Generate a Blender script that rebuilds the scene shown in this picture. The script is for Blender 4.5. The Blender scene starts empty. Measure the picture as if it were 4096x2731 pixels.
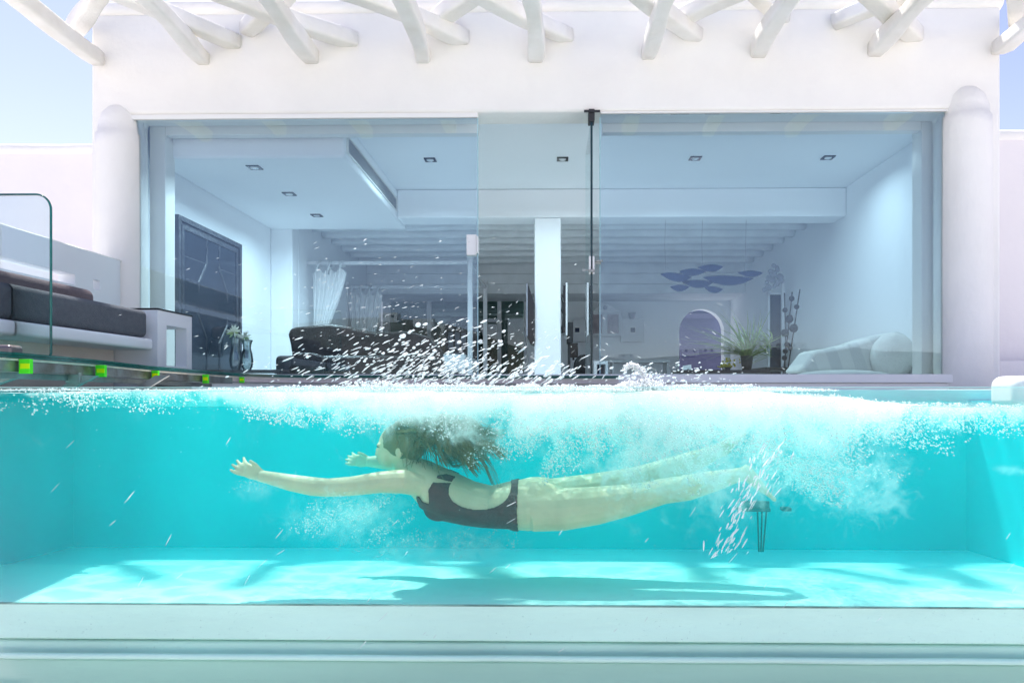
import bpy, bmesh, math, random
from mathutils import Vector, noise, Matrix
R = math.radians
random.seed(7)
S = bpy.context.scene
C = S.collection

# ------------------------------------------------------------------ camera, world, sun, exposure
F = 2731.0            # focal length in photo pixels (24 mm on 36 mm)
YAW = 0.0164
VPX, HZ = 2190.0, 1568.0
cam_d = bpy.data.cameras.new('camera'); cam = bpy.data.objects.new('camera', cam_d); C.objects.link(cam)
cam_d.sensor_width = 36; cam_d.lens = 24
cam_d.shift_x = (2048 + F*math.tan(YAW) - VPX)/4096
cam_d.shift_y = (HZ - 1365.5)/4096
cam_d.clip_start = 0.05; cam_d.clip_end = 3000
cam.location = (0, 0, 0); cam.rotation_euler = (R(90), 0, YAW)
S.camera = cam

SUN = Vector((-0.20, 0.36, 0.91)).normalized()     # towards the sun: high, behind the villa
W = bpy.data.worlds.new('World'); S.world = W; W.use_nodes = True
wn = W.node_tree; bg = wn.nodes['Background']
sky = wn.nodes.new('ShaderNodeTexSky'); sky.sky_type = 'NISHITA'; sky.sun_disc = False
sky.sun_elevation = math.asin(SUN.z); sky.sun_rotation = math.atan2(SUN.x, SUN.y)
sky.air_density = 1.0; sky.dust_density = 0.35; sky.ozone_density = 2.2
tint = wn.nodes.new('ShaderNodeMixRGB'); tint.blend_type = 'MULTIPLY'; tint.inputs[0].default_value = 1; tint.inputs[2].default_value = (1.12, .85, .85, 1)
wn.links.new(sky.outputs[0], tint.inputs[1]); wn.links.new(tint.outputs[0], bg.inputs[0]); bg.inputs[1].default_value = 0.125
sd = bpy.data.lights.new('sun', 'SUN'); sun = bpy.data.objects.new('sun', sd); C.objects.link(sun)
sd.energy = 3.6; sd.angle = R(1.8); sd.color = (1.0, 0.965, 0.91)
sun.rotation_euler = SUN.to_track_quat('Z', 'Y').to_euler()
S.view_settings.view_transform = 'Standard'; S.view_settings.look = 'None'
S.view_settings.exposure = 1.14; S.view_settings.gamma = 1.0; S.view_settings.use_curve_mapping = False
S.cycles.use_denoising = True
S.cycles.transparent_max_bounces = 64
S.cycles.max_bounces = 14; S.cycles.diffuse_bounces = 12; S.cycles.glossy_bounces = 6; S.cycles.volume_bounces = 6; S.cycles.volume_step_rate = .35; S.cycles.volume_max_steps = 256
S.cycles.caustics_reflective = False; S.cycles.caustics_refractive = False
S.cycles.sample_clamp_indirect = 6

# ------------------------------------------------------------------ helpers
def P(px, py, Y):
    """photo pixel -> world point on the plane y = Y"""
    xc = (px - VPX)/F + math.tan(YAW)
    d = Vector((math.cos(YAW)*xc - math.sin(YAW), math.sin(YAW)*xc + math.cos(YAW), (HZ - py)/F))
    return d*(Y/d.y)
def X(px, Y): return P(px, HZ, Y).x
def Z(py, Y): return P(VPX, py, Y).z
def topx(v):
    r = v.x*math.cos(YAW) + v.y*math.sin(YAW); fw = -v.x*math.sin(YAW) + v.y*math.cos(YAW)
    return (r/fw - math.tan(YAW))*F + VPX, HZ - v.z/fw*F

def tag(o, label=None, cat=None, group=None, kind=None):
    if label: o['label'] = label
    if cat: o['category'] = cat
    if group: o['group'] = group
    if kind: o['kind'] = kind
    return o
def thing(name, loc, label, cat, group=None, rz=0):
    o = bpy.data.objects.new(name, None); C.objects.link(o); o.empty_display_size = .1
    o.location = loc; o.rotation_euler = (0, 0, rz)
    return tag(o, label, cat, group)
def copy_tree(o, parent=None):
    c = o.copy(); C.objects.link(c)
    if parent: c.parent = parent
    for ch in list(o.children): copy_tree(ch, c)
    return c

class MB:
    """collects geometry in world coordinates; build() links it as one object"""
    def __init__(s): s.v = []; s.f = []
    def add(s, vs, fs):
        b = len(s.v); s.v += [tuple(v) for v in vs]; s.f += [tuple(i + b for i in f) for f in fs]; return s
    def box(s, x0, x1, y0, y1, z0, z1, rot=None, org=None):
        vs = [Vector((x, y, z)) for z in (z0, z1) for y in (y0, y1) for x in (x0, x1)]
        if rot is not None:
            o = Vector(org) if org is not None else Vector(((x0+x1)/2, (y0+y1)/2, (z0+z1)/2))
            vs = [rot @ (v - o) + o for v in vs]
        return s.add(vs, [(0,2,3,1),(4,5,7,6),(0,1,5,4),(2,6,7,3),(0,4,6,2),(1,3,7,5)])
    def prism(s, pts, y0, y1):
        """outline in xz (counter-clockwise seen from -y), extruded in y"""
        n = len(pts)
        vs = [(x, y0, z) for x, z in pts] + [(x, y1, z) for x, z in pts]
        fs = [tuple(range(n)), tuple(range(2*n-1, n-1, -1))] + [(i, i+n, (i+1) % n + n, (i+1) % n) for i in range(n)]
        return s.add(vs, fs)
    def prism_x(s, pts, x0, x1):
        """outline in yz extruded in x"""
        n = len(pts)
        vs = [(x0, y, z) for y, z in pts] + [(x1, y, z) for y, z in pts]
        fs = [tuple(range(n)), tuple(range(2*n-1, n-1, -1))] + [(i, i+n, (i+1) % n + n, (i+1) % n) for i in range(n)]
        return s.add(vs, fs)
    def tube(s, path, rad, n=8, up=(0, 0, 1), sq=None, flat=None):
        """tube along a path; rad may be a list; sq = superellipse power; flat = list of (a,b) radii"""
        path = [Vector(p) for p in path]; m = len(path); rings = []
        for i, p in enumerate(path):
            t = (path[min(i+1, m-1)] - path[max(i-1, 0)]).normalized()
            u = Vector(up); a = t.cross(u)
            if a.length < 1e-3: a = t.cross(Vector((1, 0, 0)))
            a.normalize(); b = a.cross(t).normalized()
            if flat: ra, rb = flat[i]
            else:
                r = rad[i] if isinstance(rad, (list, tuple)) else rad; ra = rb = r
            ring = []
            for k in range(n):
                th = 2*math.pi*(k + .5)/n; c, q = math.cos(th), math.sin(th)
                if sq:
                    c = math.copysign(abs(c)**sq, c); q = math.copysign(abs(q)**sq, q)
                ring.append(p + a*(c*ra) + b*(q*rb))
            rings.append(ring)
        vs = [v for r in rings for v in r]; fs = []
        for i in range(m-1):
            for k in range(n):
                k2 = (k+1) % n
                fs.append((i*n+k, i*n+k2, (i+1)*n+k2, (i+1)*n+k))
        fs.append(tuple(range(n-1, -1, -1))); fs.append(tuple((m-1)*n + k for k in range(n)))
        return s.add(vs, fs)
    def lathe(s, c, prof, n=16, rib=0):
        c = Vector(c); vs = []; m = len(prof)
        for r, z in prof:
            for k in range(n):
                th = 2*math.pi*k/n; rr = r*(1 + (rib if k % 2 else -rib))
                vs.append(c + Vector((rr*math.cos(th), rr*math.sin(th), z)))
        fs = []
        for i in range(m-1):
            for k in range(n):
                k2 = (k+1) % n; fs.append((i*n+k, i*n+k2, (i+1)*n+k2, (i+1)*n+k))
        fs.append(tuple(range(n-1, -1, -1))); fs.append(tuple((m-1)*n + k for k in range(n)))
        return s.add(vs, fs)
    def ball(s, c, r, nu=12, nv=8, rot=None, fn=None):
        c = Vector(c); r = Vector(r) if not isinstance(r, (int, float)) else Vector((r, r, r)); vs = []
        for i in range(nv+1):
            ph = math.pi*i/nv
            for k in range(nu):
                th = 2*math.pi*k/nu
                d = Vector((math.sin(ph)*math.cos(th), math.sin(ph)*math.sin(th), math.cos(ph)))
                v = Vector((d.x*r.x, d.y*r.y, d.z*r.z))
                if fn: v = fn(v, d)
                if rot is not None: v = rot @ v
                vs.append(c + v)
        fs = [(i*nu+k, (i+1)*nu+k, (i+1)*nu+(k+1) % nu, i*nu+(k+1) % nu) for i in range(nv) for k in range(nu)]
        return s.add(vs, fs)
    def build(s, name, mat, parent=None, smooth=False, bevel=0, seg=2, sub=0, off=None):
        me = bpy.data.meshes.new(name)
        off = Vector((0, 0, 0)) if off is None else Vector(off)
        if parent is not None and off.length == 0:
            off = Vector((0, 0, 0)); p = parent
            while p is not None: off += p.location; p = p.parent
        me.from_pydata([tuple(Vector(v) - off) for v in s.v], [], s.f); me.validate()
        bm = bmesh.new(); bm.from_mesh(me); bmesh.ops.recalc_face_normals(bm, faces=bm.faces)
        bm.to_mesh(me); bm.free()
        o = bpy.data.objects.new(name, me); C.objects.link(o)
        if parent is not None: o.parent = parent
        elif off.length: o.location = off
        if mat: me.materials.append(mat)
        if smooth or bevel:
            for p_ in me.polygons: p_.use_smooth = True
        if bevel:
            b = o.modifiers.new('bevel', 'BEVEL'); b.width = bevel; b.segments = seg; b.limit_method = 'ANGLE'; b.angle_limit = R(40)
            b.harden_normals = False
            w = o.modifiers.new('wn', 'WEIGHTED_NORMAL'); w.keep_sharp = False
        if sub:
            q = o.modifiers.new('sub', 'SUBSURF'); q.levels = sub; q.render_levels = sub
        return o

# ------------------------------------------------------------------ materials
def mat(name, col, rough=.6, bump=0, bscale=20, var=0, vscale=3, metal=0, spec=.5, trans=0, col2=None, emis=None, coat=0, sss=0, stretch=None):
    m = bpy.data.materials.new(name); m.use_nodes = True; n = m.node_tree; N = n.nodes; b = N['Principled BSDF']
    b.inputs['Base Color'].default_value = (*col, 1); b.inputs['Roughness'].default_value = rough
    b.inputs['Metallic'].default_value = metal; b.inputs['Specular IOR Level'].default_value = spec
    if coat: b.inputs['Coat Weight'].default_value = coat
    if sss:
        b.inputs['Subsurface Weight'].default_value = sss; b.inputs['Subsurface Radius'].default_value = (.02, .008, .004)
    tc = N.new('ShaderNodeTexCoord'); src = tc.outputs['Object']
    if stretch:
        mp = N.new('ShaderNodeMapping'); mp.inputs['Scale'].default_value = stretch; n.links.new(src, mp.inputs[0]); src = mp.outputs[0]
    if var or col2:
        t = N.new('ShaderNodeTexNoise'); t.inputs['Scale'].default_value = vscale; t.inputs['Detail'].default_value = 6
        n.links.new(src, t.inputs['Vector'])
        r = N.new('ShaderNodeValToRGB'); r.color_ramp.elements[0].position = .35; r.color_ramp.elements[1].position = .68
        c2 = col2 if col2 else tuple(max(0, c*(1-var)) for c in col)
        r.color_ramp.elements[0].color = (*c2, 1); r.color_ramp.elements[1].color = (*col, 1)
        n.links.new(t.outputs[0], r.inputs[0]); n.links.new(r.outputs[0], b.inputs['Base Color'])
    if bump:
        t = N.new('ShaderNodeTexNoise'); t.inputs['Scale'].default_value = bscale; t.inputs['Detail'].default_value = 5
        n.links.new(src, t.inputs['Vector'])
        k = N.new('ShaderNodeBump'); k.inputs['Strength'].default_value = bump; k.inputs['Distance'].default_value = .02
        n.links.new(t.outputs[0], k.inputs['Height']); n.links.new(k.outputs[0], b.inputs['Normal'])
    return m
def glassy(name, tint, base, fres=1.0, ior=1.5, rough=0.0, gcol=(1, 1, 1), bump=0, bscale=3):
    """thin clear sheet: straight transmission with a tint, mirror reflection by Fresnel plus a coating share"""
    m = bpy.data.materials.new(name); m.use_nodes = True; n = m.node_tree; N = n.nodes; N.remove(N['Principled BSDF'])
    out = N['Material Output']
    t = N.new('ShaderNodeBsdfTransparent'); t.inputs[0].default_value = (*tint, 1)
    g = N.new('ShaderNodeBsdfGlossy'); g.inputs['Roughness'].default_value = rough; g.inputs[0].default_value = (*gcol, 1)
    fr = N.new('ShaderNodeFresnel'); fr.inputs[0].default_value = ior
    ma = N.new('ShaderNodeMath'); ma.operation = 'MULTIPLY_ADD'; ma.inputs[1].default_value = fres; ma.inputs[2].default_value = base; ma.use_clamp = True
    n.links.new(fr.outputs[0], ma.inputs[0])
    mx = N.new('ShaderNodeMixShader'); n.links.new(ma.outputs[0], mx.inputs[0]); n.links.new(t.outputs[0], mx.inputs[1]); n.links.new(g.outputs[0], mx.inputs[2])
    if bump:
        tc = N.new('ShaderNodeTexCoord'); nt = N.new('ShaderNodeTexNoise'); nt.inputs['Scale'].default_value = bscale; nt.inputs['Detail'].default_value = 2
        n.links.new(tc.outputs['Object'], nt.inputs['Vector'])
        k = N.new('ShaderNodeBump'); k.inputs['Strength'].default_value = bump; k.inputs['Distance'].default_value = .02
        n.links.new(nt.outputs[0], k.inputs['Height']); n.links.new(k.outputs[0], g.inputs['Normal']); n.links.new(k.outputs[0], fr.inputs['Normal'])
    n.links.new(mx.outputs[0], out.inputs[0])
    return m

M = {}
M['plaster'] = mat('white_plaster', (.88, .86, .81), .75, .8, 4.5, .05, 1.6, spec=.2)
M['garden'] = mat('garden_wall_plaster', (.88, .83, .81), .8, .3, 9, .04, 1.0, spec=.2)
M['inside'] = mat('interior_plaster', (.88, .90, .92), .8, .12, 8, .02, 1.2, spec=.2)
M['log'] = mat('whitewashed_log', (.89, .87, .83), .7, .6, 12, 0, 2.6, col2=(.80, .77, .70), spec=.2, stretch=(1, 1, 1))
M['joist'] = mat('whitewashed_joist', (.88, .90, .92), .7, .4, 12, .12, 3, spec=.2)
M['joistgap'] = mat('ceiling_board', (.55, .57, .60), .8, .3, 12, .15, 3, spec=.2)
M['floor'] = mat('interior_floor', (.78, .77, .76), .3, .1, 8, .1, 2)
M['frame'] = mat('white_lacquer_frame', (.85, .84, .80), .35, 0, 10, .03, 2)
M['deckstone'] = mat('terrace_screed', (.82, .81, .79), .8, .3, 14, .06, 2)
M['ground'] = mat('courtyard_ground', (.66, .63, .60), .85, .3, 6, .12, .6)
M['steel'] = mat('weathered_steel', (.30, .32, .32), .35, .2, 30, 0, 9, metal=.75, col2=(.16, .14, .12))
M['steel2'] = mat('dull_steel_bracket', (.42, .43, .40), .5, .2, 30, .3, 8, metal=.4)
M['clamp'] = mat('bronze_clamp', (.26, .22, .21), .35, .1, 30, .3, 12, metal=.8)
M['green'] = mat('lime_acrylic', (.10, .85, .02), .25, 0, 10, 0, 1)
M['yellow'] = mat('yellow_acrylic', (.75, 1.0, .0), .25)
M['rim'] = mat('cream_edge', (.75, .70, .58), .6, .2, 20, .25, 14)
M['cushion'] = mat('charcoal_fabric', (.13, .14, .16), .9, .5, 140, .12, 30, spec=.1)
M['cushion2'] = mat('taupe_fabric', (.17, .14, .15), .9, .5, 120, .12, 30, spec=.1)
M['benchpaint'] = mat('bench_plaster', (.80, .82, .84), .6, .15, 9, .03, 1.4, spec=.3)
M['black'] = mat('black_glass', (.012, .013, .015), .12)
M['blackmat'] = mat('black_matt', (.02, .02, .022), .5)
M['mframe'] = mat('dark_carved_wood', (.050, .058, .080), .35, .5, 25, .45, 9)
M['mirrorglass'] = mat('aged_mirror', (.035, .05, .08), .12, .05, 4, .3, 2, metal=.35)
M['leather'] = mat('dark_brown_leather', (.030, .020, .020), .35, .5, 22, .4, 12)
M['whitewood'] = mat('white_painted_wood', (.72, .73, .75), .5, .2, 20, .06, 4)
M['voile'] = mat('white_voile', (.80, .81, .82), .9, .4, 25, .05, 5)
M['navy'] = mat('navy_card', (.010, .022, .075), .5, .1, 20, .1, 4)
M['petal'] = mat('white_petal', (.75, .75, .66), .6, 0, 10, .15, 20)
M['grey'] = mat('grey_ornament', (.42, .43, .50), .6, .3, 30, .25, 12)
M['rattan'] = mat('dark_rattan', (.030, .032, .045), .6, .8, 80, .4, 40)
M['sofa'] = mat('striped_sofa_cloth', (.78, .79, .76), .9, .4, 60, .05, 8)
def stripes(m, c1, c2, sc_):
    n = m.node_tree; N = n.nodes; tc = N.new('ShaderNodeTexCoord'); mp = N.new('ShaderNodeMapping'); mp.inputs['Rotation'].default_value = (0, R(18), 0)
    n.links.new(tc.outputs['Object'], mp.inputs[0]); w = N.new('ShaderNodeTexWave'); w.inputs['Scale'].default_value = sc_; w.inputs['Distortion'].default_value = 1.0; w.inputs['Detail'].default_value = 1
    n.links.new(mp.outputs[0], w.inputs['Vector']); c = N.new('ShaderNodeValToRGB'); c.color_ramp.elements[0].position = .45; c.color_ramp.elements[1].position = .6
    c.color_ramp.elements[0].color = (*c1, 1); c.color_ramp.elements[1].color = (*c2, 1); n.links.new(w.outputs[1] if len(w.outputs) > 1 else w.outputs[0], c.inputs[0]); n.links.new(c.outputs[0], N['Principled BSDF'].inputs[0])
M['stripe'] = mat('striped_cushion_cloth', (.6, .6, .6), .9, .4, 60); stripes(M['stripe'], (.76, .77, .74), (.66, .68, .67), 1.2)
M['leaf'] = mat('agave_leaf', (.16, .30, .07), .45, .2, 20, 0, 14, col2=(.30, .34, .12))
M['pot'] = mat('dark_pot', (.06, .05, .045), .6, .2, 20, .2, 8)
M['hill'] = mat('scrub_hillside', (.16, .125, .095), .95, .5, .6, 0, .12, col2=(.07, .065, .04))
M['darkglass'] = glassy('dark_door_glass', (.25, .33, .32), .05)
M['darkroom'] = mat('dark_backing', (.14, .22, .21), .8)
M['door'] = glassy('door_glass', (.92, .97, .99), .030, .7, 1.5, gcol=(.70, .86, 1.0))
M['rail'] = glassy('rail_glass', (.90, .955, .95), .02, 1.0)
M['edge'] = mat('green_glass_edge', (.02, .20, .17), .15, 0, 10, .4, 14)
M['tile'] = mat('green_glass_tile', (.015, .13, .11), .1, 0, 10, .4, 10)
M['poolglass'] = glassy('pool_glass', (.955, .997, .980), .0, .10, 1.5)
M['poolfloor'] = mat('pool_floor_paint', (.90, .94, .93), .6, .3, 5, .12, 3.5)  # mottled tone imitates the water's caustic light on the floor
M['poolwall'] = mat('turquoise_pool_paint', (.004, .60, .66), .6, .3, 5, .14, 2.2)  # caustic light on the walls put into the colour as mottling
M['ledge'] = mat('mint_pool_plaster', (.86, .97, .91), .5, .3, 9, .13, 1.6, stretch=(.5, 1, 3))
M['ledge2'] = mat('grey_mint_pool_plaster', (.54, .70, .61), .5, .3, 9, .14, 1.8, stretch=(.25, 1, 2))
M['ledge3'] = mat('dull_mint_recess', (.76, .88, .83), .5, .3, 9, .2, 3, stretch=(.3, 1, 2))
M['skin'] = mat('skin', (.76, .53, .34), .55, .15, 30, .16, 9, sss=.15)
M['suit'] = mat('dark_plum_swimsuit', (.12, .028, .028), .7, .9, 22, .15, 9)
M['hair'] = mat('brown_hair', (.23, .145, .045), .45, .2, 60, .3, 20)
M['lip'] = mat('lips', (.42, .18, .15), .5)
M['eye'] = mat('eye', (.05, .04, .03), .2)
def foam_mat():
    m = bpy.data.materials.new('water_foam'); m.use_nodes = True; n = m.node_tree; N = n.nodes; N.remove(N['Principled BSDF'])
    d = N.new('ShaderNodeBsdfDiffuse'); d.inputs[0].default_value = (.96, .98, .98, 1)
    t = N.new('ShaderNodeBsdfTranslucent'); t.inputs[0].default_value = (.96, .98, .98, 1)
    g = N.new('ShaderNodeBsdfGlossy'); g.inputs['Roughness'].default_value = .2
    tr = N.new('ShaderNodeBsdfTransparent')
    a = N.new('ShaderNodeMixShader'); a.inputs[0].default_value = .5; n.links.new(d.outputs[0], a.inputs[1]); n.links.new(t.outputs[0], a.inputs[2])
    b = N.new('ShaderNodeMixShader'); b.inputs[0].default_value = .12; n.links.new(a.outputs[0], b.inputs[1]); n.links.new(g.outputs[0], b.inputs[2])
    c = N.new('ShaderNodeMixShader'); c.inputs[0].default_value = .30; n.links.new(b.outputs[0], c.inputs[1]); n.links.new(tr.outputs[0], c.inputs[2])
    n.links.new(c.outputs[0], N['Material Output'].inputs[0]); return m
M['foam'] = foam_mat(); M['milk'] = foam_mat(); M['drop'] = foam_mat()
for q in M['milk'].node_tree.nodes:
    if q.type == 'MIX_SHADER' and abs(q.inputs[0].default_value - .30) < .001: q.inputs[0].default_value = .86
    if q.type == 'MIX_SHADER' and abs(q.inputs[0].default_value - .12) < .001: q.inputs[0].default_value = 0

M['hole'] = mat('lamp_recess_white', (.80, .82, .83), .3)

def water_mat():
    m = glassy('pool_water', (1, 1, 1), 0, 1.0, 1.33, 0.0)
    n = m.node_tree
    # only the free top surface mirrors; the sides are bonded to glass and walls
    ge = n.nodes.new('ShaderNodeNewGeometry'); sx_ = n.nodes.new('ShaderNodeSeparateXYZ'); n.links.new(ge.outputs['True Normal'], sx_.inputs[0])
    ab = n.nodes.new('ShaderNodeMath'); ab.operation = 'ABSOLUTE'; n.links.new(sx_.outputs[2], ab.inputs[0])
    gt = n.nodes.new('ShaderNodeMath'); gt.operation = 'GREATER_THAN'; gt.inputs[1].default_value = .3; n.links.new(ab.outputs[0], gt.inputs[0])
    ma = [q for q in n.nodes if q.type == 'MATH' and q.operation == 'MULTIPLY_ADD'][0]; n.links.new(gt.outputs[0], ma.inputs[1])
    v = n.nodes.new('ShaderNodeVolumeAbsorption')
    v.inputs['Color'].default_value = (.0, .94, .95, 1); v.inputs['Density'].default_value = 1.0
    w = n.nodes.new('ShaderNodeVolumeScatter'); w.inputs['Color'].default_value = (.02, .90, .95, 1); w.inputs['Density'].default_value = .30; w.inputs['Anisotropy'].default_value = .2
    # cell mask added to the surface: shapes a caustic-like light net below
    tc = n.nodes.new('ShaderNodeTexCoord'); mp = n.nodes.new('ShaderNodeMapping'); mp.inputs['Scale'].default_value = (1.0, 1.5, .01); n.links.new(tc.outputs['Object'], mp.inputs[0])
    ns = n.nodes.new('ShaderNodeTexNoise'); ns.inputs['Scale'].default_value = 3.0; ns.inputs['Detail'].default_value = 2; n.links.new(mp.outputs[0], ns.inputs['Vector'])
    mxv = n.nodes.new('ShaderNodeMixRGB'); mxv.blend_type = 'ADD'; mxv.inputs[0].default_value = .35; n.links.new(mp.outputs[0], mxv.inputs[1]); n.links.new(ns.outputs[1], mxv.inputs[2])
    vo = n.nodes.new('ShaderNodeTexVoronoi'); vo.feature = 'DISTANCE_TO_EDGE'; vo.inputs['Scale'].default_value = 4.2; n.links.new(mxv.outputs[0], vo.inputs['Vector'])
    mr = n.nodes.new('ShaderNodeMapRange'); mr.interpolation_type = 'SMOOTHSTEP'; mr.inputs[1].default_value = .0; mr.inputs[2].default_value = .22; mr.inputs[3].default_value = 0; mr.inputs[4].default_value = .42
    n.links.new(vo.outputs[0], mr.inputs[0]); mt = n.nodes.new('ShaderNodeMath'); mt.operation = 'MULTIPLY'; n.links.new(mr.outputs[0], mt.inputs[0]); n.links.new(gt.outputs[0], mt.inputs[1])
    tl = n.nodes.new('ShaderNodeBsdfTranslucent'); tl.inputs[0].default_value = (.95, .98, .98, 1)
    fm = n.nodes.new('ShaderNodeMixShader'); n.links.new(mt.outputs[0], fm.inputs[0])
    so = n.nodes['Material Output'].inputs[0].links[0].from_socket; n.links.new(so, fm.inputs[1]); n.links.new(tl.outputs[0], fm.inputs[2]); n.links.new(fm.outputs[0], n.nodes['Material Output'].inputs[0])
    a = n.nodes.new('ShaderNodeAddShader'); n.links.new(v.outputs[0], a.inputs[0]); n.links.new(w.outputs[0], a.inputs[1])
    n.links.new(a.outputs[0], n.nodes['Material Output'].inputs['Volume'])
    return m
M['water'] = water_mat()

# ================================================================== LARGE STRUCTURE
YF = 6.3
ZFL = Z(1498, 6.4)
# ground and the land behind the camera (seen only mirrored in the door glass)
g = MB().box(-400, 400, -500, 300, -1.42, -1.40).build('ground', M['ground']); tag(g, kind='structure')

def hill():
    mb = MB(); nx, ny = 130, 30; vs = []
    for j in range(ny+1):
        for i in range(nx+1):
            x = -260 + 520*i/nx; y = -90 - 240*j/ny
            ridge = 15.5*math.exp(-((x+48)/48)**2) + 8*math.exp(-((x-75)/60)**2) + 3.5 + 7*math.exp(-((x+190)/70)**2)
            env = math.sin(math.pi*min(1, j/ny*1.0))**.8
            h = ridge*env*1.25 + 2.2*noise.fractal(Vector((x*.03, y*.03, 0)), 1, 2, 5)*env
            vs.append((x, y, -1.6 + h))
    fs = [(j*(nx+1)+i, j*(nx+1)+i+1, (j+1)*(nx+1)+i+1, (j+1)*(nx+1)+i) for j in range(ny) for i in range(nx)]
    o = mb.add(vs, fs).build('hills', M['hill'], smooth=True); tag(o, kind='structure')
    return vs, nx, ny
hv, hnx, hny = hill()
def hill_z(x, y):
    i = round((x+260)/520*hnx); j = round((-90-y)/240*hny)
    return hv[j*(hnx+1)+i][2]

# terrace floor behind the pool
YG, YB = 2.60, 3.90
ZT = .012
t = MB(); t.box(-9, 9, YB, 7.2, -.25, ZT)
tag(t.build('terrace_floor', M['deckstone'], bevel=.01), kind='structure')

# ------------------------------------------------------------------ villa
villa = thing('villa', (0, YF, 0), 'white cubic plaster villa with wide glazed front and rounded corner columns behind the pool', 'house')
xl, xr = X(517, YF), X(3803, YF)
oxl, oxr = X(362, YF), X(4006, YF)
ztop = Z(40, YF); zlint = Z(446, YF)
wall = MB().prism([(oxl, -.3), (xl, -.3), (xl, zlint), (xr, zlint), (xr, -.3), (oxr, -.3), (oxr, ztop), (oxl, ztop)], YF, 6.62)
wall.build('facade_wall', M['plaster'], villa, bevel=.035, seg=4)
# rounded parapet on top
pp = [Vector((oxl - .01 + (oxr-oxl+.02)*i/40, 6.46, ztop + .055 + .012*noise.noise(Vector((i*.35, 2, 0))) + .0*i)) for i in range(41)]
MB().tube(pp, None, 20, flat=[(.185, .085)]*41, sq=.7).build('parapet', M['plaster'], villa, smooth=True)
# base below the glazing
MB().box(xl + .001, xr - .001, 6.28, 6.62, -.3, Z(1532, 6.28)).build('plinth', M['plaster'], villa, bevel=.012)
MB().box(xl + .004, xr - .004, 6.25, 6.60, Z(1532, 6.25) + .002, ZFL).build('sill', M['frame'], villa, bevel=.008)
# half round corner columns with domed tops
for (a, b, ty) in ((338, 528, 375), (3800, 4012, 325)):
    cx = (X(a, 6.2) + X(b, 6.2))/2; r = (X(b, 6.2) - X(a, 6.2))/2
    zt = Z(ty, 6.2); prof = [(r*1.0, -.3), (r*.995, .5), (r, 1.3), (r*.98, zt - .42), (r*.97, zt - .3)]
    prof2 = [(r*.90, zt - .29), (r*.87, zt - .2), (r*.74, zt - .1), (r*.5, zt - .035), (r*.2, zt - .005), (.01, zt)]
    MB().lathe((cx, 6.40, 0), prof + prof2, 40).build('column', M['plaster'], villa, smooth=True)
# roof slab and rear roof
MB().box(oxl + .02, oxr - .02, 6.63, 15.3, 2.95, 3.25).build('roof', M['plaster'], villa)
# room shell
XLW, XLR, XRW = -3.99, -3.67, 3.975
ZC, ZS = 2.72, 2.335
YBM = ZC*F/(HZ - 755); YSF = ZS*F/(HZ - 625); YSB = ZS*F/(HZ - 915)
YBK, YBH = 14.95, 13.76
MB().box(XLW - .2, XLW, 6.63, YSB + .25, -.3, 2.94).build('side_wall', M['inside'], villa)
MB().box(XRW, XRW + .2, 6.63, 15.2, -.3, 2.94).build('side_wall', M['inside'], villa)
MB().box(XLW + .001, XLR, YSB, YSB + .25, ZFL, 2.94).box(XLR - .2, XLR - .001, YSB + .251, 15.2, ZFL, 2.94).build('rear_side_wall', M['inside'], villa, bevel=.02)
MB().box(XLW - .19, XRW + .19, 6.621, 15.2, -.3, ZFL - .004).build('interior_floor', M['floor'], villa)
MB().box(XLW + .001, XRW - .001, 6.63, YBM + .2, ZC, 2.94).build('ceiling', M['inside'], villa)
XSO = X(1377, YSF)
sof = MB().box(XLW + .002, XSO, YSF, YSB, ZS, ZC - .002).build('soffit', M['inside'], villa, bevel=.03, seg=4)
MB().box(XSO + .003, XRW - .003, YBM, YBM + .4, ZS + .002, ZC - .003).build('ceiling_beam', M['inside'], villa, bevel=.02, seg=3)
# inner posts and headers behind the glazing
for a, b in ((597, 660), (3688, 3757)):
    MB().box(X(a, 6.62), X(b, 6.62), 6.622, 6.80, ZFL, ZC - .01).build('inner_post', M['frame'], villa, bevel=.006)
for a, b in ((661, 1912), (2410, 3687)):
    MB().box(X(a, 6.62), X(b, 6.62), 6.623, 6.72, Z(531, 6.62), ZC - .012).build('inner_header', M['frame'], villa, bevel=.006)
# white pillar under the beam
px0, px1 = X(2138, YBM), X(2244, YBM)
MB().box(px0, px1, YBM + .02, YBM + .37, ZFL, ZS + .001).build('pillar', M['inside'], villa, bevel=.02, seg=3)
# joisted rear ceiling
ZJ = 2.50
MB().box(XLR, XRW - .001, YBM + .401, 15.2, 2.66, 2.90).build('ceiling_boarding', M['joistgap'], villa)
for y_ in (919, 948, 975, 1002, 1026, 1050):
    Yj = ZJ*F/(HZ - y_)
    n = 44; pth = []
    for i in range(n+1):
        x = XLR + .01 + (XRW - XLR - .02)*i/n
        pth.append((x, Yj + .08, ZJ + .085 + .016*noise.noise(Vector((x*1.1, Yj*3, 0)))))
    MB().tube(pth, None, 10, flat=[(.09, .078 + .010*noise.noise(Vector((i*.3, Yj, 4)))) for i in range(n+1)], sq=.6).build('joist', M['joist'], villa, smooth=True)
    # reed ends between joists
    st = MB()
    for i in range(64):
        x = XLR + .05 + i*(XRW - XLR - .1)/64
        st.box(x, x + .085, Yj + .17, Yj + .50, 2.625 + random.uniform(0, .012), 2.655)
    tag(st.build('ceiling_batten', M['joist'], villa), kind='stuff')
# plank bulkhead (three proud boards), back wall
zb0 = Z(1174, YBH); zb1, zb2 = Z(1135, YBH), Z(1093, YBH)
for k, (z0, z1) in enumerate(((zb0, zb1 - .006), (zb1, zb2 - .006), (zb2, 2.659))):
    MB().box(XLR + .001, XRW - .002, YBH + .012*k, YBK, z0, z1).build('bulkhead_plank', M['joist'], villa, bevel=.008)
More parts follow.
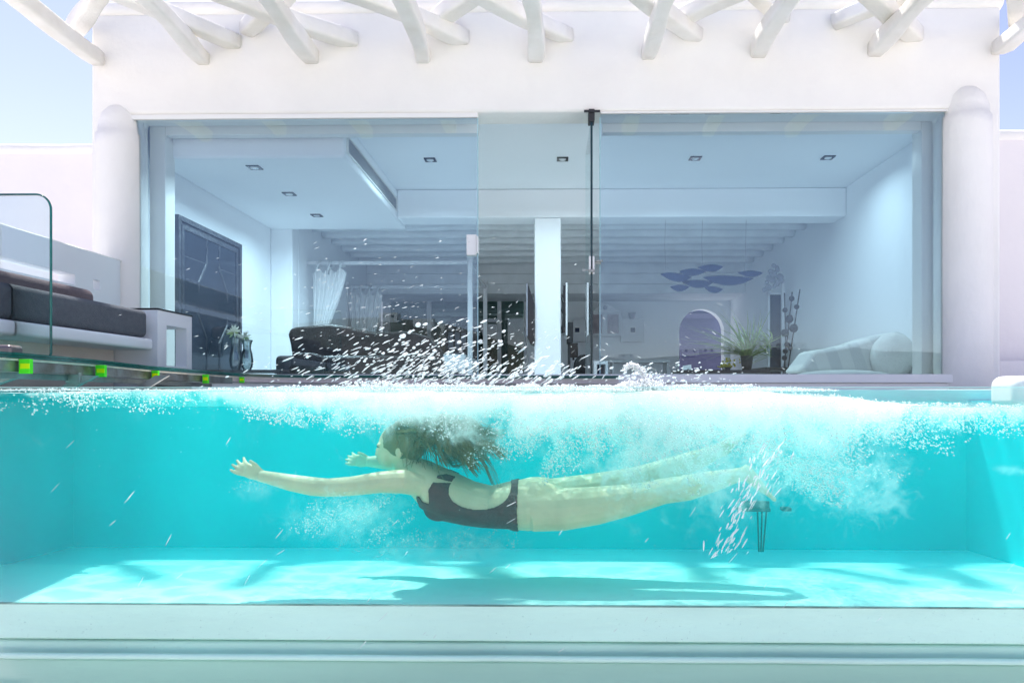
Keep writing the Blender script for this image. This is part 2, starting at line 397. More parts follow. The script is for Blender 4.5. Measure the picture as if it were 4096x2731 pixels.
# back wall with arched doorway on the right and glazed doors on the left
ax0, ax1 = X(2717, YBK), X(2896, YBK); acx = (ax0+ax1)/2; ar = (ax1-ax0)/2; az = Z(1237, YBK) - ar
x0b, x1b = X(2112, YBK), XRW
arc = [(acx + ar*math.cos(th), az + ar*math.sin(th)) for th in [math.pi*i/20 for i in range(21)]]
pts = [(x0b, ZFL), (x0b, 2.6), (x1b, 2.6), (x1b, ZFL), (ax1, ZFL)] + arc + [(ax0, ZFL)]
MB().prism(pts[::-1], YBK, YBK + .25).build('back_wall', M['inside'], villa)
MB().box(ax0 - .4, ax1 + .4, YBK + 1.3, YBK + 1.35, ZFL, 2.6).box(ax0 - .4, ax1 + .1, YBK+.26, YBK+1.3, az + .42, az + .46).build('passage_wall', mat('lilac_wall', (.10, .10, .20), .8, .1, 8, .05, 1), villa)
gx0, gx1 = XLR, x0b
MB().box(gx0, gx1, YBK, YBK + .2, Z(1190, YBK), 2.6).box(gx0, X(1500, YBK), YBK + .001, YBK + .2, ZFL, Z(1190, YBK) - .001).build('back_wall', M['inside'], villa)
MB().box(gx0, gx1, YBK + .9, YBK + 1.0, ZFL, 2.6).build('rear_passage_wall', M['darkroom'], villa)
for a, b in ((1532, 1560), (1708, 1724), (1990, 2004), (2096, 2110)):
    MB().box(X(a, YBK), X(b, YBK), YBK - .04, YBK + .05, ZFL, Z(1189, YBK)).build('mullion', M['whitewood'], villa, bevel=.006)
for a, b in ((1561, 1707), (1725, 1989), (2005, 2095)):
    MB().box(X(a, YBK), X(b, YBK), YBK, YBK + .012, ZFL, Z(1189, YBK) - .002).build('rear_glass', M['darkglass'], villa)

# glazing: two fixed framed panes, one open leaf
YGL = 6.335
def frame_bars(a, b, zt, name='window_frame'):
    m = MB()
    m.box(X(a, YGL), X(b, YGL), YGL - .03, YGL + .05, zt - .055, zlint - .001)
    return m
lw = thing('glass_door', (0, 0, 0), None, None); lw.parent = villa; lw.location = (0, 0, 0); lw['label'] = 'left fixed glass pane with white lock plate'
lw2 = thing('glass_door', (0, 0, 0), None, None); lw2.parent = villa; lw2['label'] = 'right fixed glass pane'
zgt = Z(472, YGL); zgt2 = Z(460, YGL)
MB().box(xl + .002, X(1912, YGL), YGL - .03, YGL + .05, zgt, zlint - .002).box(xl + .002, X(541, YGL), YGL - .03, YGL + .05, ZFL + .002, zgt - .001).build('door_frame', M['frame'], lw, bevel=.004)
MB().box(X(2402, YGL), xr - .002, YGL - .03, YGL + .05, zgt2, zlint - .002).box(X(3796, YGL), xr - .002, YGL - .03, YGL + .05, ZFL + .002, zgt2 - .001).build('door_frame', M['frame'], lw2, bevel=.004)
MB().box(X(541, YGL) + .001, X(1911, YGL), YGL, YGL + .012, ZFL + .002, zgt - .001).build('pane', M['door'], lw)
MB().box(X(2402, YGL), X(3796, YGL) - .001, YGL, YGL + .012, ZFL + .002, zgt2 - .001).build('pane', M['door'], lw2)
for a, b, l in ((1909, 1913, lw), (2398, 2402, lw2)):
    MB().box(X(a, YGL), X(b, YGL), YGL - .002, YGL + .014, ZFL + .002, zgt).build('pane_edge', mat('pale_glass_edge', (.35, .55, .58), .2), l)
MB().box(X(1866, YGL - .03), X(1905, YGL - .03), YGL - .035, YGL + .045, Z(1022, YGL), Z(940, YGL)).build('lock_plate', M['frame'], lw, bevel=.004)
MB().box(X(1906, YGL - .03), X(1913, YGL - .03), YGL - .045, YGL + .055, Z(1014, YGL), Z(947, YGL)).build('latch', M['frame'], lw, bevel=.003)
leaf = thing('glass_door', (0, 0, 0), None, None); leaf.parent = villa; leaf['label'] = 'open glass leaf swung inwards, seen edge on'
xo = X(2366, 6.3)
MB().box(xo - .009, xo + .009, 6.30, 7.15, ZFL + .004, Z(492, 6.3)).build('pane', glassy('leaf_glass', (.80, .92, .92), .02), leaf)
MB().box(xo - .010, xo + .010, 6.294, 6.299, ZFL + .004, Z(492, 6.3)).build('pane_edge', mat('dark_glass_edge', (.01, .035, .04), .15), leaf)
MB().box(xo - .028, xo + .028, 6.27, 6.40, Z(490, 6.3), Z(441, 6.3)).build('hinge', M['blackmat'], leaf, bevel=.008)
MB().box(X(2336, 6.27), X(2400, 6.27), 6.255, 6.269, Z(452, 6.27), Z(444, 6.27)).build('hinge_arm', M['blackmat'], leaf)
for dx in (-.017, .017):
    MB().box(xo + dx - .009, xo + dx + .009, 6.26, 6.292, Z(1098, 6.28), Z(1026, 6.28)).build('pull_bar', M['frame'], leaf, bevel=.004)
MB().box(xo + .027, xo + .085, 6.27, 6.285, Z(1058, 6.28), Z(1048, 6.28)).box(xo+.04, xo + .10, 6.25, 6.268, Z(1050, 6.28), Z(1042, 6.28)).build('lever', M['steel2'], leaf, bevel=.003)
MB().box(xo - .085, xo - .06, 6.272, 6.276, Z(1086, 6.28), Z(1076, 6.28)).box(xo - .06, xo - .027, 6.272, 6.276, Z(1083, 6.28), Z(1079, 6.28)).build('key', M['steel2'], leaf)
MB().lathe((xo, 6.27, Z(1085, 6.27)), [(.008, -.012), (.03, -.012), (.03, .012), (.008, .012)], 12).build('lock_cylinder', M['steel2'], leaf)

# air grille in the side of the soffit: frame and slats
gr = thing('air_grille', (XSO, 8, 2.48), 'long white slatted air grille in the side of the dropped ceiling', 'vent')
ya, yb = YSF + .09, YBM - .06; za, zb = 2.42, 2.575
MB().box(XSO + .001, XSO + .004, ya, yb, za, zb).build('backing', mat('dull_navy', (.01, .02, .03), .9, spec=0), gr)
MB().box(XSO + .003, XSO + .018, ya, yb, za - .012, za).box(XSO + .003, XSO + .018, ya, yb, zb, zb + .012).box(XSO + .003, XSO + .018, ya - .012, ya, za - .012, zb + .012).box(XSO + .003, XSO + .018, yb, yb + .012, za - .012, zb + .012).build('frame', M['frame'], gr)
for k in range(8):
    z = za + .0095 + k*.0195
    MB().box(XSO + .0045, XSO + .0075, ya, yb, z - .0026, z + .0026).build('slat', M['frame'], gr)

# recessed ceiling lights
def ceiling_light(x, y, z, label):
    t = thing('ceiling_light', (x, y, z), label, 'ceiling light', 'square recessed ceiling lights')
    s_ = .066
    MB().prism([(0, 0)]*3, 0, 0) if False else None
    m = MB()
    m.box(x - s_, x + s_, y - s_, y - s_*.62, z - .010, z).box(x - s_, x + s_, y + s_*.62, y + s_, z - .010, z)
    m.box(x - s_, x - s_*.62, y - s_*.62, y + s_*.62, z - .010, z).box(x + s_*.62, x + s_, y - s_*.62, y + s_*.62, z - .010, z)
    m.build('frame', M['black'], t)
    al = bpy.data.lights.new('lamp', 'AREA'); al.shape = 'DISK'; al.size = s_*.9; al.spread = R(155); al.energy = 5.5 if x > 2.8 else 9.5; al.color = (.66, .90, 1.0)  # fill light added under the fixture to brighten the room
    lo_ = bpy.data.objects.new('lamp', al); C.objects.link(lo_); lo_.parent = t; lo_.location = (0, 0, -.015)
    MB().lathe((x, y, z), [(s_*.60, -.013), (s_*.62, -.004), (s_*.4, -.003), (s_*.3, -.006), (.004, -.006)], 20).build('lens', M['hole'], t, smooth=True)
names = ['first ceiling light beside the left end of the air grille, over the glass pane', 'ceiling light above the white pillar, in the open doorway', 'ceiling light above the leaf mobile', 'ceiling light nearest the right wall of the room']
for pxl, nm in zip((1721, 2250, 2781, 3312), names):
    Yl = ZC*F/(HZ - 636); ceiling_light(X(pxl, Yl), Yl, ZC, nm)
for (a, b), nm in zip(((1018, 663), (1157, 770), (1267, 857)), ('nearest and largest of three lights in the dropped ceiling', 'middle one of three lights in the dropped ceiling', 'farthest and smallest of three lights in the dropped ceiling')):
    Yl = ZS*F/(HZ - b); ceiling_light(X(a, Yl), Yl, ZS, nm)

# ------------------------------------------------------------------ garden walls either side
def long_wall(name, x0, x1, y0, ztop_, label):
    t = thing(name, ((x0+x1)/2, y0, 0), label, 'wall')
    MB().box(x0, x1, y0, y0 + .3, -.3, ztop_ - .05).build('wall_body', M['garden'], t)
    n = 24
    MB().tube([(x0 + (x1-x0)*i/n, y0 + .15, ztop_ - .055 + .008*noise.noise(Vector((i*.5, x0, 0)))) for i in range(n+1)], None, 16, flat=[(.175, .075)]*(n+1), sq=.75).build('coping', M['plaster'], t, smooth=True)
    return t
long_wall('garden_wall', -11, oxl + .05, 6.95, Z(563, 6.95), 'long white garden wall with a rounded bright top left of the villa')
long_wall('garden_wall', oxr - .05, 11, 6.95, Z(530, 6.95), 'long white garden wall with a rounded bright top right of the villa')
lo = MB().box(X(3990, 6.5), 10, 6.5, 6.94, ZT, Z(1443, 6.5)).build('low_ledge', M['garden'], bevel=.02); tag(lo, 'low lavender-grey plaster ledge at the foot of the right garden wall', 'ledge')

# ------------------------------------------------------------------ pergola
perg = thing('pergola', (0, 3.5, 3.0), 'pergola of crossing whitewashed rough logs fixed to the top of the villa front', 'pergola')
def log(p0, p1, r, seed, n=16):
    p0, p1 = Vector(p0), Vector(p1); pth = []; fl = []
    L = (p1-p0).length
    for i in range(n+1):
        t_ = i/n; s_ = t_*L
        w = Vector((noise.noise(Vector((s_*.9, seed, 0))), 0, noise.noise(Vector((s_*.9, seed, 9)))))*.06*(1 if 0 < i < n else .4)
        pth.append(p0.lerp(p1, t_) + w)
        k = 1 + .22*noise.noise(Vector((s_*2.2, seed, 5)))
        fl.append((r*k, r*k*(.95 + .1*noise.noise(Vector((s_, seed, 7))))))
    fl[0] = (fl[0][0]*.92, fl[0][1]*.92)
    return MB().tube(pth, None, 20, flat=fl, sq=.34).build('log', M['log'], perg, smooth=True)
LOGA = [388, 818, 1250, 1690, 2138, 2590, 3036, 3500, 3985]
for k, a in enumerate(LOGA):
    zc = Z(262 - k*2.5, 6.3) + .075; x = X(a, 6.3) + (.03 if a < 600 else 0)
    yend = 6.28 if 500 < a < 3900 else 6.22
    log((x, yend + .04, zc), (x + random.uniform(-.05, .05), random.uniform(4.3, 4.6), zc + .02), .072, k*3.7 + 1)
LOGB = [((950, 205), (-.62, -.81)), ((1420, 196), (-.97, -.81)), ((1865, 188), (-.97, -.81)), ((2272, 178), (-.94, -.81)), ((2797, 182), (-.80, -.81)), ((3660, 172), (-.94, -.81)), ((4075, 140), (-.60, -.81)), ((3140, 110), (-.8, -.81))]
for k, ((a, b), (dx, dy)) in enumerate(LOGB):
    p = P(a, b, 6.32); p.z += .075; d = Vector((dx, dy, .012)).normalized()
    log(p, p + d*2.1, .072, k*5.1 + 40)
LOGC = [(300, 138), (1000, 128), (1738, 112), (2725, 100), (3372, 105)]
for k, (a, b) in enumerate(LOGC):
    p = P(a, b, 6.22); p.z += .06; d = Vector((.80, -.74, .02)).normalized()
    log(p - d*.08, p + d*2.3, .074, k*7.3 + 80)

# ------------------------------------------------------------------ pool
pool = thing('pool', (0, 3.2, -1.0), 'turquoise swimming pool with a clear glass front wall and pale stepped base', 'pool')
PXL, PXR = X(300, YB), X(3860, YB)
ZF0, ZF1 = Z(2425, YG + .05), Z(2192, YB)
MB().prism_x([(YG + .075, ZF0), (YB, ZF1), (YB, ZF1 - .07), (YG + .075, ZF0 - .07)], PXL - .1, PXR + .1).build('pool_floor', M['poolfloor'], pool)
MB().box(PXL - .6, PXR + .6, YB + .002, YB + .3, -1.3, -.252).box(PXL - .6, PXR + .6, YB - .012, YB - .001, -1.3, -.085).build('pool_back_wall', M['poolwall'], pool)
MB().box(PXL - .6, PXR + .6, YB - .03, YB - .0012, -.084, ZT + .004).build('coping', M['ledge'], pool, bevel=.006)
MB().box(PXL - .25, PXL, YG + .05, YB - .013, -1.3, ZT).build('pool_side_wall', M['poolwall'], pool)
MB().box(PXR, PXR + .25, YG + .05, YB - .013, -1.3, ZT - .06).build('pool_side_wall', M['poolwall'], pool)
zg = Z(1551, YG)
MB().box(-4.2, 4.2, YG - .022, YG, -1.40, zg).build('glass_wall', M['poolglass'], pool)
MB().box(-4.2, 4.2, YG - .021, YG - .001, zg + .0005, zg + .003).build('glass_wall_edge', mat('aqua_glass_edge', (.45, .85, .78), .2), pool)
# seal line and stepped pale base behind the glass
zl = Z(2424, YG)
MB().box(-4.2, 4.2, YG + .0015, YG + .012, zl - .0026, zl + .0026).build('seal_strip', mat('seal', (.30, .46, .43), .3, 0, 10, .6, 6), pool)
n = 60
def base_profile(pts, name, m):
    MB().prism_x([(y, z) for y, z in pts], -4.2, 4.2).build(name, m, pool, smooth=False, bevel=.012, seg=4)
yb_ = YG + .06
base_profile([(yb_, Z(2568, yb_)), (yb_, zl - .012), (yb_ + .6, zl - .015), (yb_ + .6, Z(2568, yb_))], 'base_step', M['ledge'])
yb2 = YG + .085
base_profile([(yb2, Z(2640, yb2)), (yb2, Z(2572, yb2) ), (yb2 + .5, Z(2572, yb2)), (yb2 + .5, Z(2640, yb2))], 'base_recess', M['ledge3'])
pth = [(-4.2 + 8.4*i/80, YG + .05, Z(2634, YG + .05) + .003*noise.noise(Vector((i*.3, 0, 0)))) for i in range(81)]
MB().tube(pth, .012, 10).build('base_lip', M['ledge'], pool, smooth=True)
yb3 = YG + .055
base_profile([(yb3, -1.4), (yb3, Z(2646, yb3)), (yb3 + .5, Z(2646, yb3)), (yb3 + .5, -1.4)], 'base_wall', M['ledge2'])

# water: closed body with a choppy top
def surf(x, y):
    e = .5 + .5*math.tanh((x + .9)/.5)*(1 if x < 1.2 else 1)
    lvl = .002 - .055*(.5 + .5*math.tanh((x - 1.15)/.25))
    a = .004 + .010*e*(.5 + .5*math.tanh((1.3 - x)/.3))
    return lvl + a*noise.fractal(Vector((x*5, y*7, .3)), .9, 2.1, 4) + .004*math.sin(x*3.1 + y*2)
wb = MB(); nx, ny = 320, 60; vs = []
wx0, wx1, wy0, wy1 = PXL - .06, PXR + .06, YG + .013, YB + .10
for j in range(ny+1):
    for i in range(nx+1):
        x = wx0 + (wx1-wx0)*i/nx; y = wy0 + (wy1-wy0)*j/ny
        vs.append((x, y, min(surf(x, y), zg - .002)))
N0 = len(vs)
def zf(y): return ZF0 + (ZF1-ZF0)*(y - YG - .045)/(YB - YG - .045) - .06
for j in range(ny+1):
    for i in range(nx+1):
        y = wy0 + (wy1-wy0)*j/ny
        vs.append((wx0 + (wx1-wx0)*i/nx, y, -1.43))
fs = []
I = lambda i, j: j*(nx+1)+i
for j in range(ny):
    for i in range(nx):
        fs.append((I(i,j), I(i+1,j), I(i+1,j+1), I(i,j+1))); fs.append((N0+I(i,j), N0+I(i,j+1), N0+I(i+1,j+1), N0+I(i+1,j)))
for i in range(nx):
    fs.append((I(i,0), N0+I(i,0), N0+I(i+1,0), I(i+1,0))); fs.append((I(i,ny), I(i+1,ny), N0+I(i+1,ny), N0+I(i,ny)))
for j in range(ny):
    fs.append((I(0,j), I(0,j+1), N0+I(0,j+1), N0+I(0,j))); fs.append((I(nx,j), N0+I(nx,j), N0+I(nx,j+1), I(nx,j+1)))
wo = wb.add(vs, fs).build('water', M['water'], smooth=True); tag(wo, kind='structure')

# ================================================================== TERRACE OBJECTS, LEFT
bench = thing('bench', (-3.4, 4.2, ZT), 'built-in white bench with a slotted backrest wall at the left of the terrace', 'bench')
XB = X(430, 6.0)                                     # face of the backrest wall
ZBK = Z(1018, 5.95)
# backrest wall built round its slots
y0s, y1s = XB/((0 - VPX)/F) - .6, 5.45
def yat(px): return XB/((px - VPX)/F)
s1a, s1b = 3.6, yat(279); q0, q1 = yat(352), yat(381)
zlo, zhi = .885, .972
bk = MB(); T = .14
bk.box(XB - T, XB, 2.6, 6.18, ZT, zlo).box(XB - T, XB, 2.6, 6.18, zhi, ZBK)
bk.box(XB - T, XB, 2.6, s1a, zlo, zhi).box(XB - T, XB, s1b, q0, zlo, zhi).box(XB - T, XB, q1, 6.18, zlo, zhi)
bk.build('backrest_wall', M['benchpaint'], bench)
MB().tube([(XB - T/2, 2.6 + 3.6*i/12, ZBK) for i in range(13)], None, 12, flat=[(T/2, .02)]*13).build('wall_top', M['plaster'], bench, smooth=True)
XFc = X(597, 5.0)
zc0, zc1 = Z(1350, 5.0), Z(1240, 5.0)
zpl = Z(1398, 5.0)
MB().box(XB + .002, XFc + .02, 2.6, 5.02, zpl, zc0 - .004).build('seat_slab', M['benchpaint'], bench, bevel=.02)
MB().box(XB + .002, XFc - .28, 2.6, 5.02, ZT, zpl - .001).build('seat_base', mat('cream_recess', (.72, .66, .60), .8, .2, 9, .08, 2), bench)
sc = MB().box(XB + .05, XFc, 2.7, 4.99, zc0, zc1).build('seat_cushion', M['cushion'], bevel=.04, seg=4); tag(sc, 'long charcoal seat mattress lying on the white bench', 'cushion')
bo = MB().box(XB + .06, XFc - .38, 2.7, 4.98, zc1 + .002, Z(1158, 5.0)).build('back_cushion', M['cushion2'], bevel=.055, seg=5); tag(bo, 'taupe back cushion resting behind on the charcoal mattress', 'cushion')

# side table: white hollow cube, black top
tx1 = X(630, 5.04); ty0 = 5.04; ty1 = 5.53; tx0 = tx1 - .52
ztt = Z(1236, 5.04)
st_ = thing('side_table', ((tx0+tx1)/2, 5.28, ZT), 'white hollow cube side table with black top at the end of the bench', 'side table')
a0, a1 = ty0 + .12, ty1 - .08; h0, h1 = Z(1462, 5.2), Z(1296, 5.12)
bx = MB()
bx.box(tx0, tx1, ty0, a0, ZT, ztt).box(tx1 - .09, tx1, a1, ty1, ZT, ztt).box(tx0, tx0 + .08, a0, ty1, ZT, ztt).box(tx0 + .08, tx1, a0, a1, ZT, h0).box(tx0 + .08, tx1, a0, a1, h1, ztt).box(tx0 + .08, tx1 - .09, a1, ty1, ZT, h0).box(tx0 + .08, tx1 - .09, a1, ty1, h1, ztt)
bx.build('table_body', M['benchpaint'], st_)
MB().box(tx0 - .006, tx1 + .006, ty0 - .006, ty1 + .006, ztt + .002, ztt + .014).build('table_top', M['black'], st_, bevel=.003)

# frameless glass guard with rounded corner and its clamp
YR = 3.7
gp = thing('glass_guard', (X(60, YR), YR, Z(1425, YR)), 'frameless clear glass guard panel with a rounded corner at the far left', 'glass panel')
gx0_, gx1_ = X(-420, YR), X(200, YR); gz0, gz1 = Z(1424, YR), Z(766, YR); rr = .085; r2 = .02
pts = [(gx0_, gz0), (gx1_ - r2, gz0)] + [(gx1_ - r2 + r2*math.sin(t_), gz0 + r2 - r2*math.cos(t_)) for t_ in [math.pi/2*i/5 for i in range(1, 6)]]
pts += [(gx1_ - rr + rr*math.cos(t_), gz1 - rr + rr*math.sin(t_)) for t_ in [math.pi/2*i/10 for i in range(11)]] + [(gx0_, gz1)]
MB().prism(pts, YR, YR + .014).build('pane', M['rail'], gp)
edge = [Vector((x, YR + .007, z)) for x, z in pts[1:-1]] + [Vector((gx0_, YR + .007, gz1))]
MB().tube(edge, None, 8, up=(0, 1, 0), flat=[(.0050, .0088)]*len(edge)).build('pane_edge', M['edge'], gp, smooth=True)
ck = P(14, 1430, 3.05)
cl = thing('glass_clamp', ck, 'brown metal glass clamp bolted to the deck edge at the far left', 'clamp')
MB().box(ck.x - .10, ck.x + .027, ck.y, ck.y + .09, Z(1462, 3.05), Z(1375, 3.05)).build('clamp_body', M['clamp'], cl, bevel=.018, seg=4)
MB().ball((ck.x + .004, ck.y - .002, Z(1448, 3.05)), (.012, .006, .012), 14, 8).build('bolt', M['frame'], cl, smooth=True)
MB().prism([(X(-60, 3.05), Z(1455, 3.05)), (X(-60, 3.05), Z(1540, 3.05)), (X(50, 3.05), Z(1500, 3.05)), (X(34, 3.05), Z(1455, 3.05))][::-1], 3.10, 3.13).build('gusset', M['steel2'], cl)

# glass decking: curved steel edge beam, glass slabs, lime spacers, struts
deck = thing('glass_deck', (-1.5, 4.5, .1), 'walkway of thick green glass slabs on a steel edge beam over the pool', 'deck')
edge_pts = [(-120, 1424, 2.75), (70, 1434, 2.98), (375, 1458, 3.60), (600, 1480, 4.25), (805, 1496, 4.9), (958, 1506, 5.35), (1150, 1511, 5.6), (1400, 1512, 5.66), (1700, 1513, 5.68), (2060, 1513.5, 5.68), (2475, 1514, 5.68)]
EP = [P(*e) for e in edge_pts]     # line of the underside of the glass
def interp(pts, t_):
    i = min(int(t_), len(pts)-2); f_ = t_ - i
    p0 = pts[max(i-1, 0)]; p1 = pts[i]; p2 = pts[i+1]; p3 = pts[min(i+2, len(pts)-1)]
    return .5*((2*p1) + (p2-p0)*f_ + (2*p0-5*p1+4*p2-p3)*f_*f_ + (3*p1-p0-3*p2+p3)*f_**3)
NS = 10*(len(EP)-1)
LP = [interp(EP, i/10) for i in range(NS+1)]
def inward(i):
    a = LP[max(i-1, 0)]; b = LP[min(i+1, NS)]; d = (b-a); d.z = 0; d.normalize()
    return Vector((-d.y, d.x, 0))
def ribbon(i0, i1, o0, o1, z0, z1):
    mb = MB(); vs = []; 
    for i in range(i0, i1+1):
        p = LP[i]; q = inward(i)
        for o_, z_ in ((o0, z0), (o1, z0), (o1, z1), (o0, z1)):
            v = p + q*o_; v.z = p.z + z_; vs.append(v)
    m = i1 - i0; fs = [(3, 2, 1, 0), tuple(4*m + k for k in range(4))]
    for i in range(m):
        for k in range(4):
            fs.append((4*i+k, 4*i+(k+1) % 4, 4*i+4+(k+1) % 4, 4*i+4+k))
    return mb.add(vs, fs)
def L_at(i): return 1.0
# slabs: split roughly every 0.45 m
acc = 0; start = 0
for i in range(1, NS+1):
    acc += (LP[i]-LP[i-1]).length
    if acc > .48 or i == NS:
        zz = random.uniform(0, .002)
        ribbon(start, i, -.03, .45, .013 + zz, .024 + zz).build('glass_slab', M['tile'], deck)
        ribbon(start, i, -.026, .45, .0005 + zz, .0115 + zz).build('glass_slab', M['tile'], deck)
        start = i; acc = 0
        if i < NS: pass
ribbon(0, NS, -.016, .0, -.010, -.001).build('cream_bead', M['rim'], deck)
ribbon(0, 48, -.010, .02, -.058, -.011).build('edge_beam', M['steel'], deck)
ribbon(0, 44, .04, .07, -.088, -.060).build('lower_beam', mat('grey_beam', (.30, .34, .33), .5, .2, 20, .4, 8, metal=.3), deck)
ribbon(48, NS, -.006, .25, -.040, -.011).build('edge_board', mat('blush_board', (.66, .58, .54), .7, .2, 12, .15, 3), deck)
# lime and yellow acrylic spacers
for px_, hh, ww in ((70, 54, 46), (375, 44, 38), (600, 36, 27), (806, 33, 23), (958, 22, 18)):
    best = min(range(NS+1), key=lambda i: abs(topx(LP[i])[0] - px_)); p = LP[best]
    mpp = p.y/F; w_ = ww*mpp/2; h_ = hh*mpp*1.12
    sp = thing('spacer', (0, 0, 0), None, None); sp.parent = deck; pass
    sp.location = (0, 0, 0)
    yy = p.y - .030; q_in = inward(best); p = p - q_in*(.018 + w_*abs(q_in.x))
    yy = p.y - .02
    MB().box(p.x - w_, p.x + w_, yy, yy + .02, p.z - h_ - .001, p.z - .003).build('spacer_block', M['green'], sp, bevel=.002)
    MB().box(p.x - w_*.62, p.x + w_, yy - .003, yy - .0005, p.z - h_*.68, p.z - h_*.34).build('spacer_strip', M['yellow'], sp)
for (a, b, Yk) in ((350, 250, 3.45), (640, 560, 4.1)):
    p = P(a, 1502, Yk); q = P(b, 1548, Yk - .05)
    m_ = MB(); m_.prism([(p.x + .05, p.z), (p.x - .03, p.z), (q.x - .07, q.z - .01), (q.x + .01, q.z - .01)], Yk, Yk + .02)
    m_.build('strut', M['steel2'], deck)
p = P(270, 1500, 3.42)
MB().box(p.x - .02, p.x + .05, 3.43, 3.45, Z(1530, 3.42), Z(1488, 3.42)).build('bracket_plate', M['steel2'], deck)

# white moulded block on the pool edge, right
wbk = MB().box(X(4066, 3.0), X(4400, 3.0), 3.0, 3.20, Z(1640, 3.0), Z(1502, 3.0)).build('spout_block', M['frame'], bevel=.045, seg=5)
tag(wbk, 'white rounded moulded block standing at the right end of the pool edge', 'pool spout')

# ================================================================== INSIDE THE ROOM
# big dark mirror with window-like bars, against the left wall
XM = XLW + .12
ym0 = XM/((702 - VPX)/F); ym1 = XM/((960 - VPX)/F); zm1 = Z(850, ym0)
mir = thing('wall_mirror', (XM, (ym0+ym1)/2, ZFL), 'huge dark carved mirror with window-like bars against the left wall', 'mirror')
MB().box(XLW + .01, XM - .02, ym0 + .1, ym1 - .1, ZFL, zm1 - .1).build('mirror_glass', M['mirrorglass'], mir)
for o_, w_, x1_ in ((0, .055, XM), (.055, .03, XM - .022), (.085, .045, XM - .008), (.13, .025, XM - .03)):
    b = MB(); a, c, tz = ym0 + o_, ym1 - o_, zm1 - o_
    b.box(XLW + .01, x1_, a, a + w_, ZFL, tz).box(XLW + .01, x1_, c - w_, c, ZFL, tz).box(XLW + .01, x1_, a + w_, c - w_, tz - w_, tz)
    b.build('frame_moulding', M['mframe'], mir, bevel=.004)
def bar(pts, r=.022):
    MB().tube([(XM - .03, ym0 + (ym1-ym0)*a, ZFL + (zm1-ZFL)*b) for a, b in pts], r, 8).build('glazing_bar', M['mframe'], mir)
bar([(.42, .92), (.42, .76), (.30, .62), (.30, .40), (.42, .26), (.42, .04)])
bar([(.62, .92), (.62, .76), (.76, .60), (.76, .38), (.62, .24), (.62, .04)])
bar([(.10, .76), (.42, .76)], .012); bar([(.62, .76), (.9, .76)], .012); bar([(.12, .62), (.30, .62)], .012); bar([(.76, .40), (.92, .40)], .012)

# vases and flowers on a low dark table
tv_ = thing('low_table', (X(960, 7.6), 7.6, ZFL), 'low dark table under the two glass vases', 'table')
MB().box(X(830, 7.5), X(1130, 7.5), 7.45, 7.95, Z(1478, 7.5) - .03, Z(1478, 7.5)).build('table_top', M['leather'], tv_, bevel=.005)
for a in (X(840, 7.5), X(1110, 7.5)):
    for b in (7.48, 7.9): MB().box(a, a + .04, b, b + .03, ZFL, Z(1478, 7.5) - .031).build('leg', M['leather'], tv_)
M['vase'] = glassy('ribbed_vase_glass', (.55, .62, .63), .12)
def vase(px_, Yv, top, lab):
    zb_ = Z(1478, 7.5) + .002; h = Z(top, Yv) - zb_; x = X(px_, Yv)
    t = thing('vase', (x, Yv, zb_), lab, 'vase')
    prof = [(.035, 0), (.052, .12), (.060, .3), (.05, .55), (.035, .72), (.04, .85), (.055, 1)]
    pr = []
    for i in range(25):
        u = i/24; j = max(k for k in range(len(prof)) if prof[k][1] <= u + 1e-6); j = min(j, len(prof)-2)
        f_ = (u - prof[j][1])/(prof[j+1][1]-prof[j][1]); r = prof[j][0]*(1-f_) + prof[j+1][0]*f_
        pr.append((r*1.15*(1.06 if i % 2 else .96), u*h))
    MB().lathe((x, Yv, zb_), pr, 20).build('vase_body', M['vase'], t, smooth=True)
    return x, zb_ + h, t
for px_, Yv, top, lab, flab in ((943, 7.62, 1350, 'ribbed glass vase standing left on the low table', 'spiky pale flower in the left glass vase'), (988, 7.75, 1358, 'ribbed glass vase standing right on the low table', 'spiky pale flower drooping over the right glass vase')):
    x, zt_, t = vase(px_, Yv, top, lab)
    f = thing('flower', (x, Yv, zt_), flab, 'flower')
    c = Vector((x - .01 if px_ < 960 else x - .03, Yv - .02, zt_ + (.065 if px_ < 960 else .03)))
    MB().tube([(x, Yv, zt_ - .15), (x, Yv, zt_), tuple(c)], .004, 6).build('stem', M['leaf'], f)
    for k in range(34):
        d = Vector((random.gauss(0, 1), random.gauss(0, .6), random.gauss(.3, .8))).normalized()
        L = random.uniform(.06, .105); s_ = Vector((-d.z, 0, d.x)).normalized()*.007
        e = c + d*L; m_ = c + d*L*.55
        MB().add([c - s_*.5, c + s_*.5, m_ + s_, e, m_ - s_], [(0, 1, 2, 4), (4, 2, 3)]).build('petal', M['petal'], f)
    for k in range(5):
        d = Vector((random.uniform(-1, 1), random.uniform(-.5, .5), random.uniform(-.9, -.1))).normalized(); e = c + d*.09; s_ = Vector((-d.z, 0, d.x))*.012
        MB().add([c, (c+e)/2 + s_, e, (c+e)/2 - s_], [(0, 1, 2, 3)]).build('leaf', M['leaf'], f)

# small dark wall socket
sk = MB().box(XLW + .002, XLW + .02, 8.9, 9.0, .45, .56).build('wall_socket', M['blackmat']); tag(sk, 'small dark switch plate low on the left interior wall', 'socket')

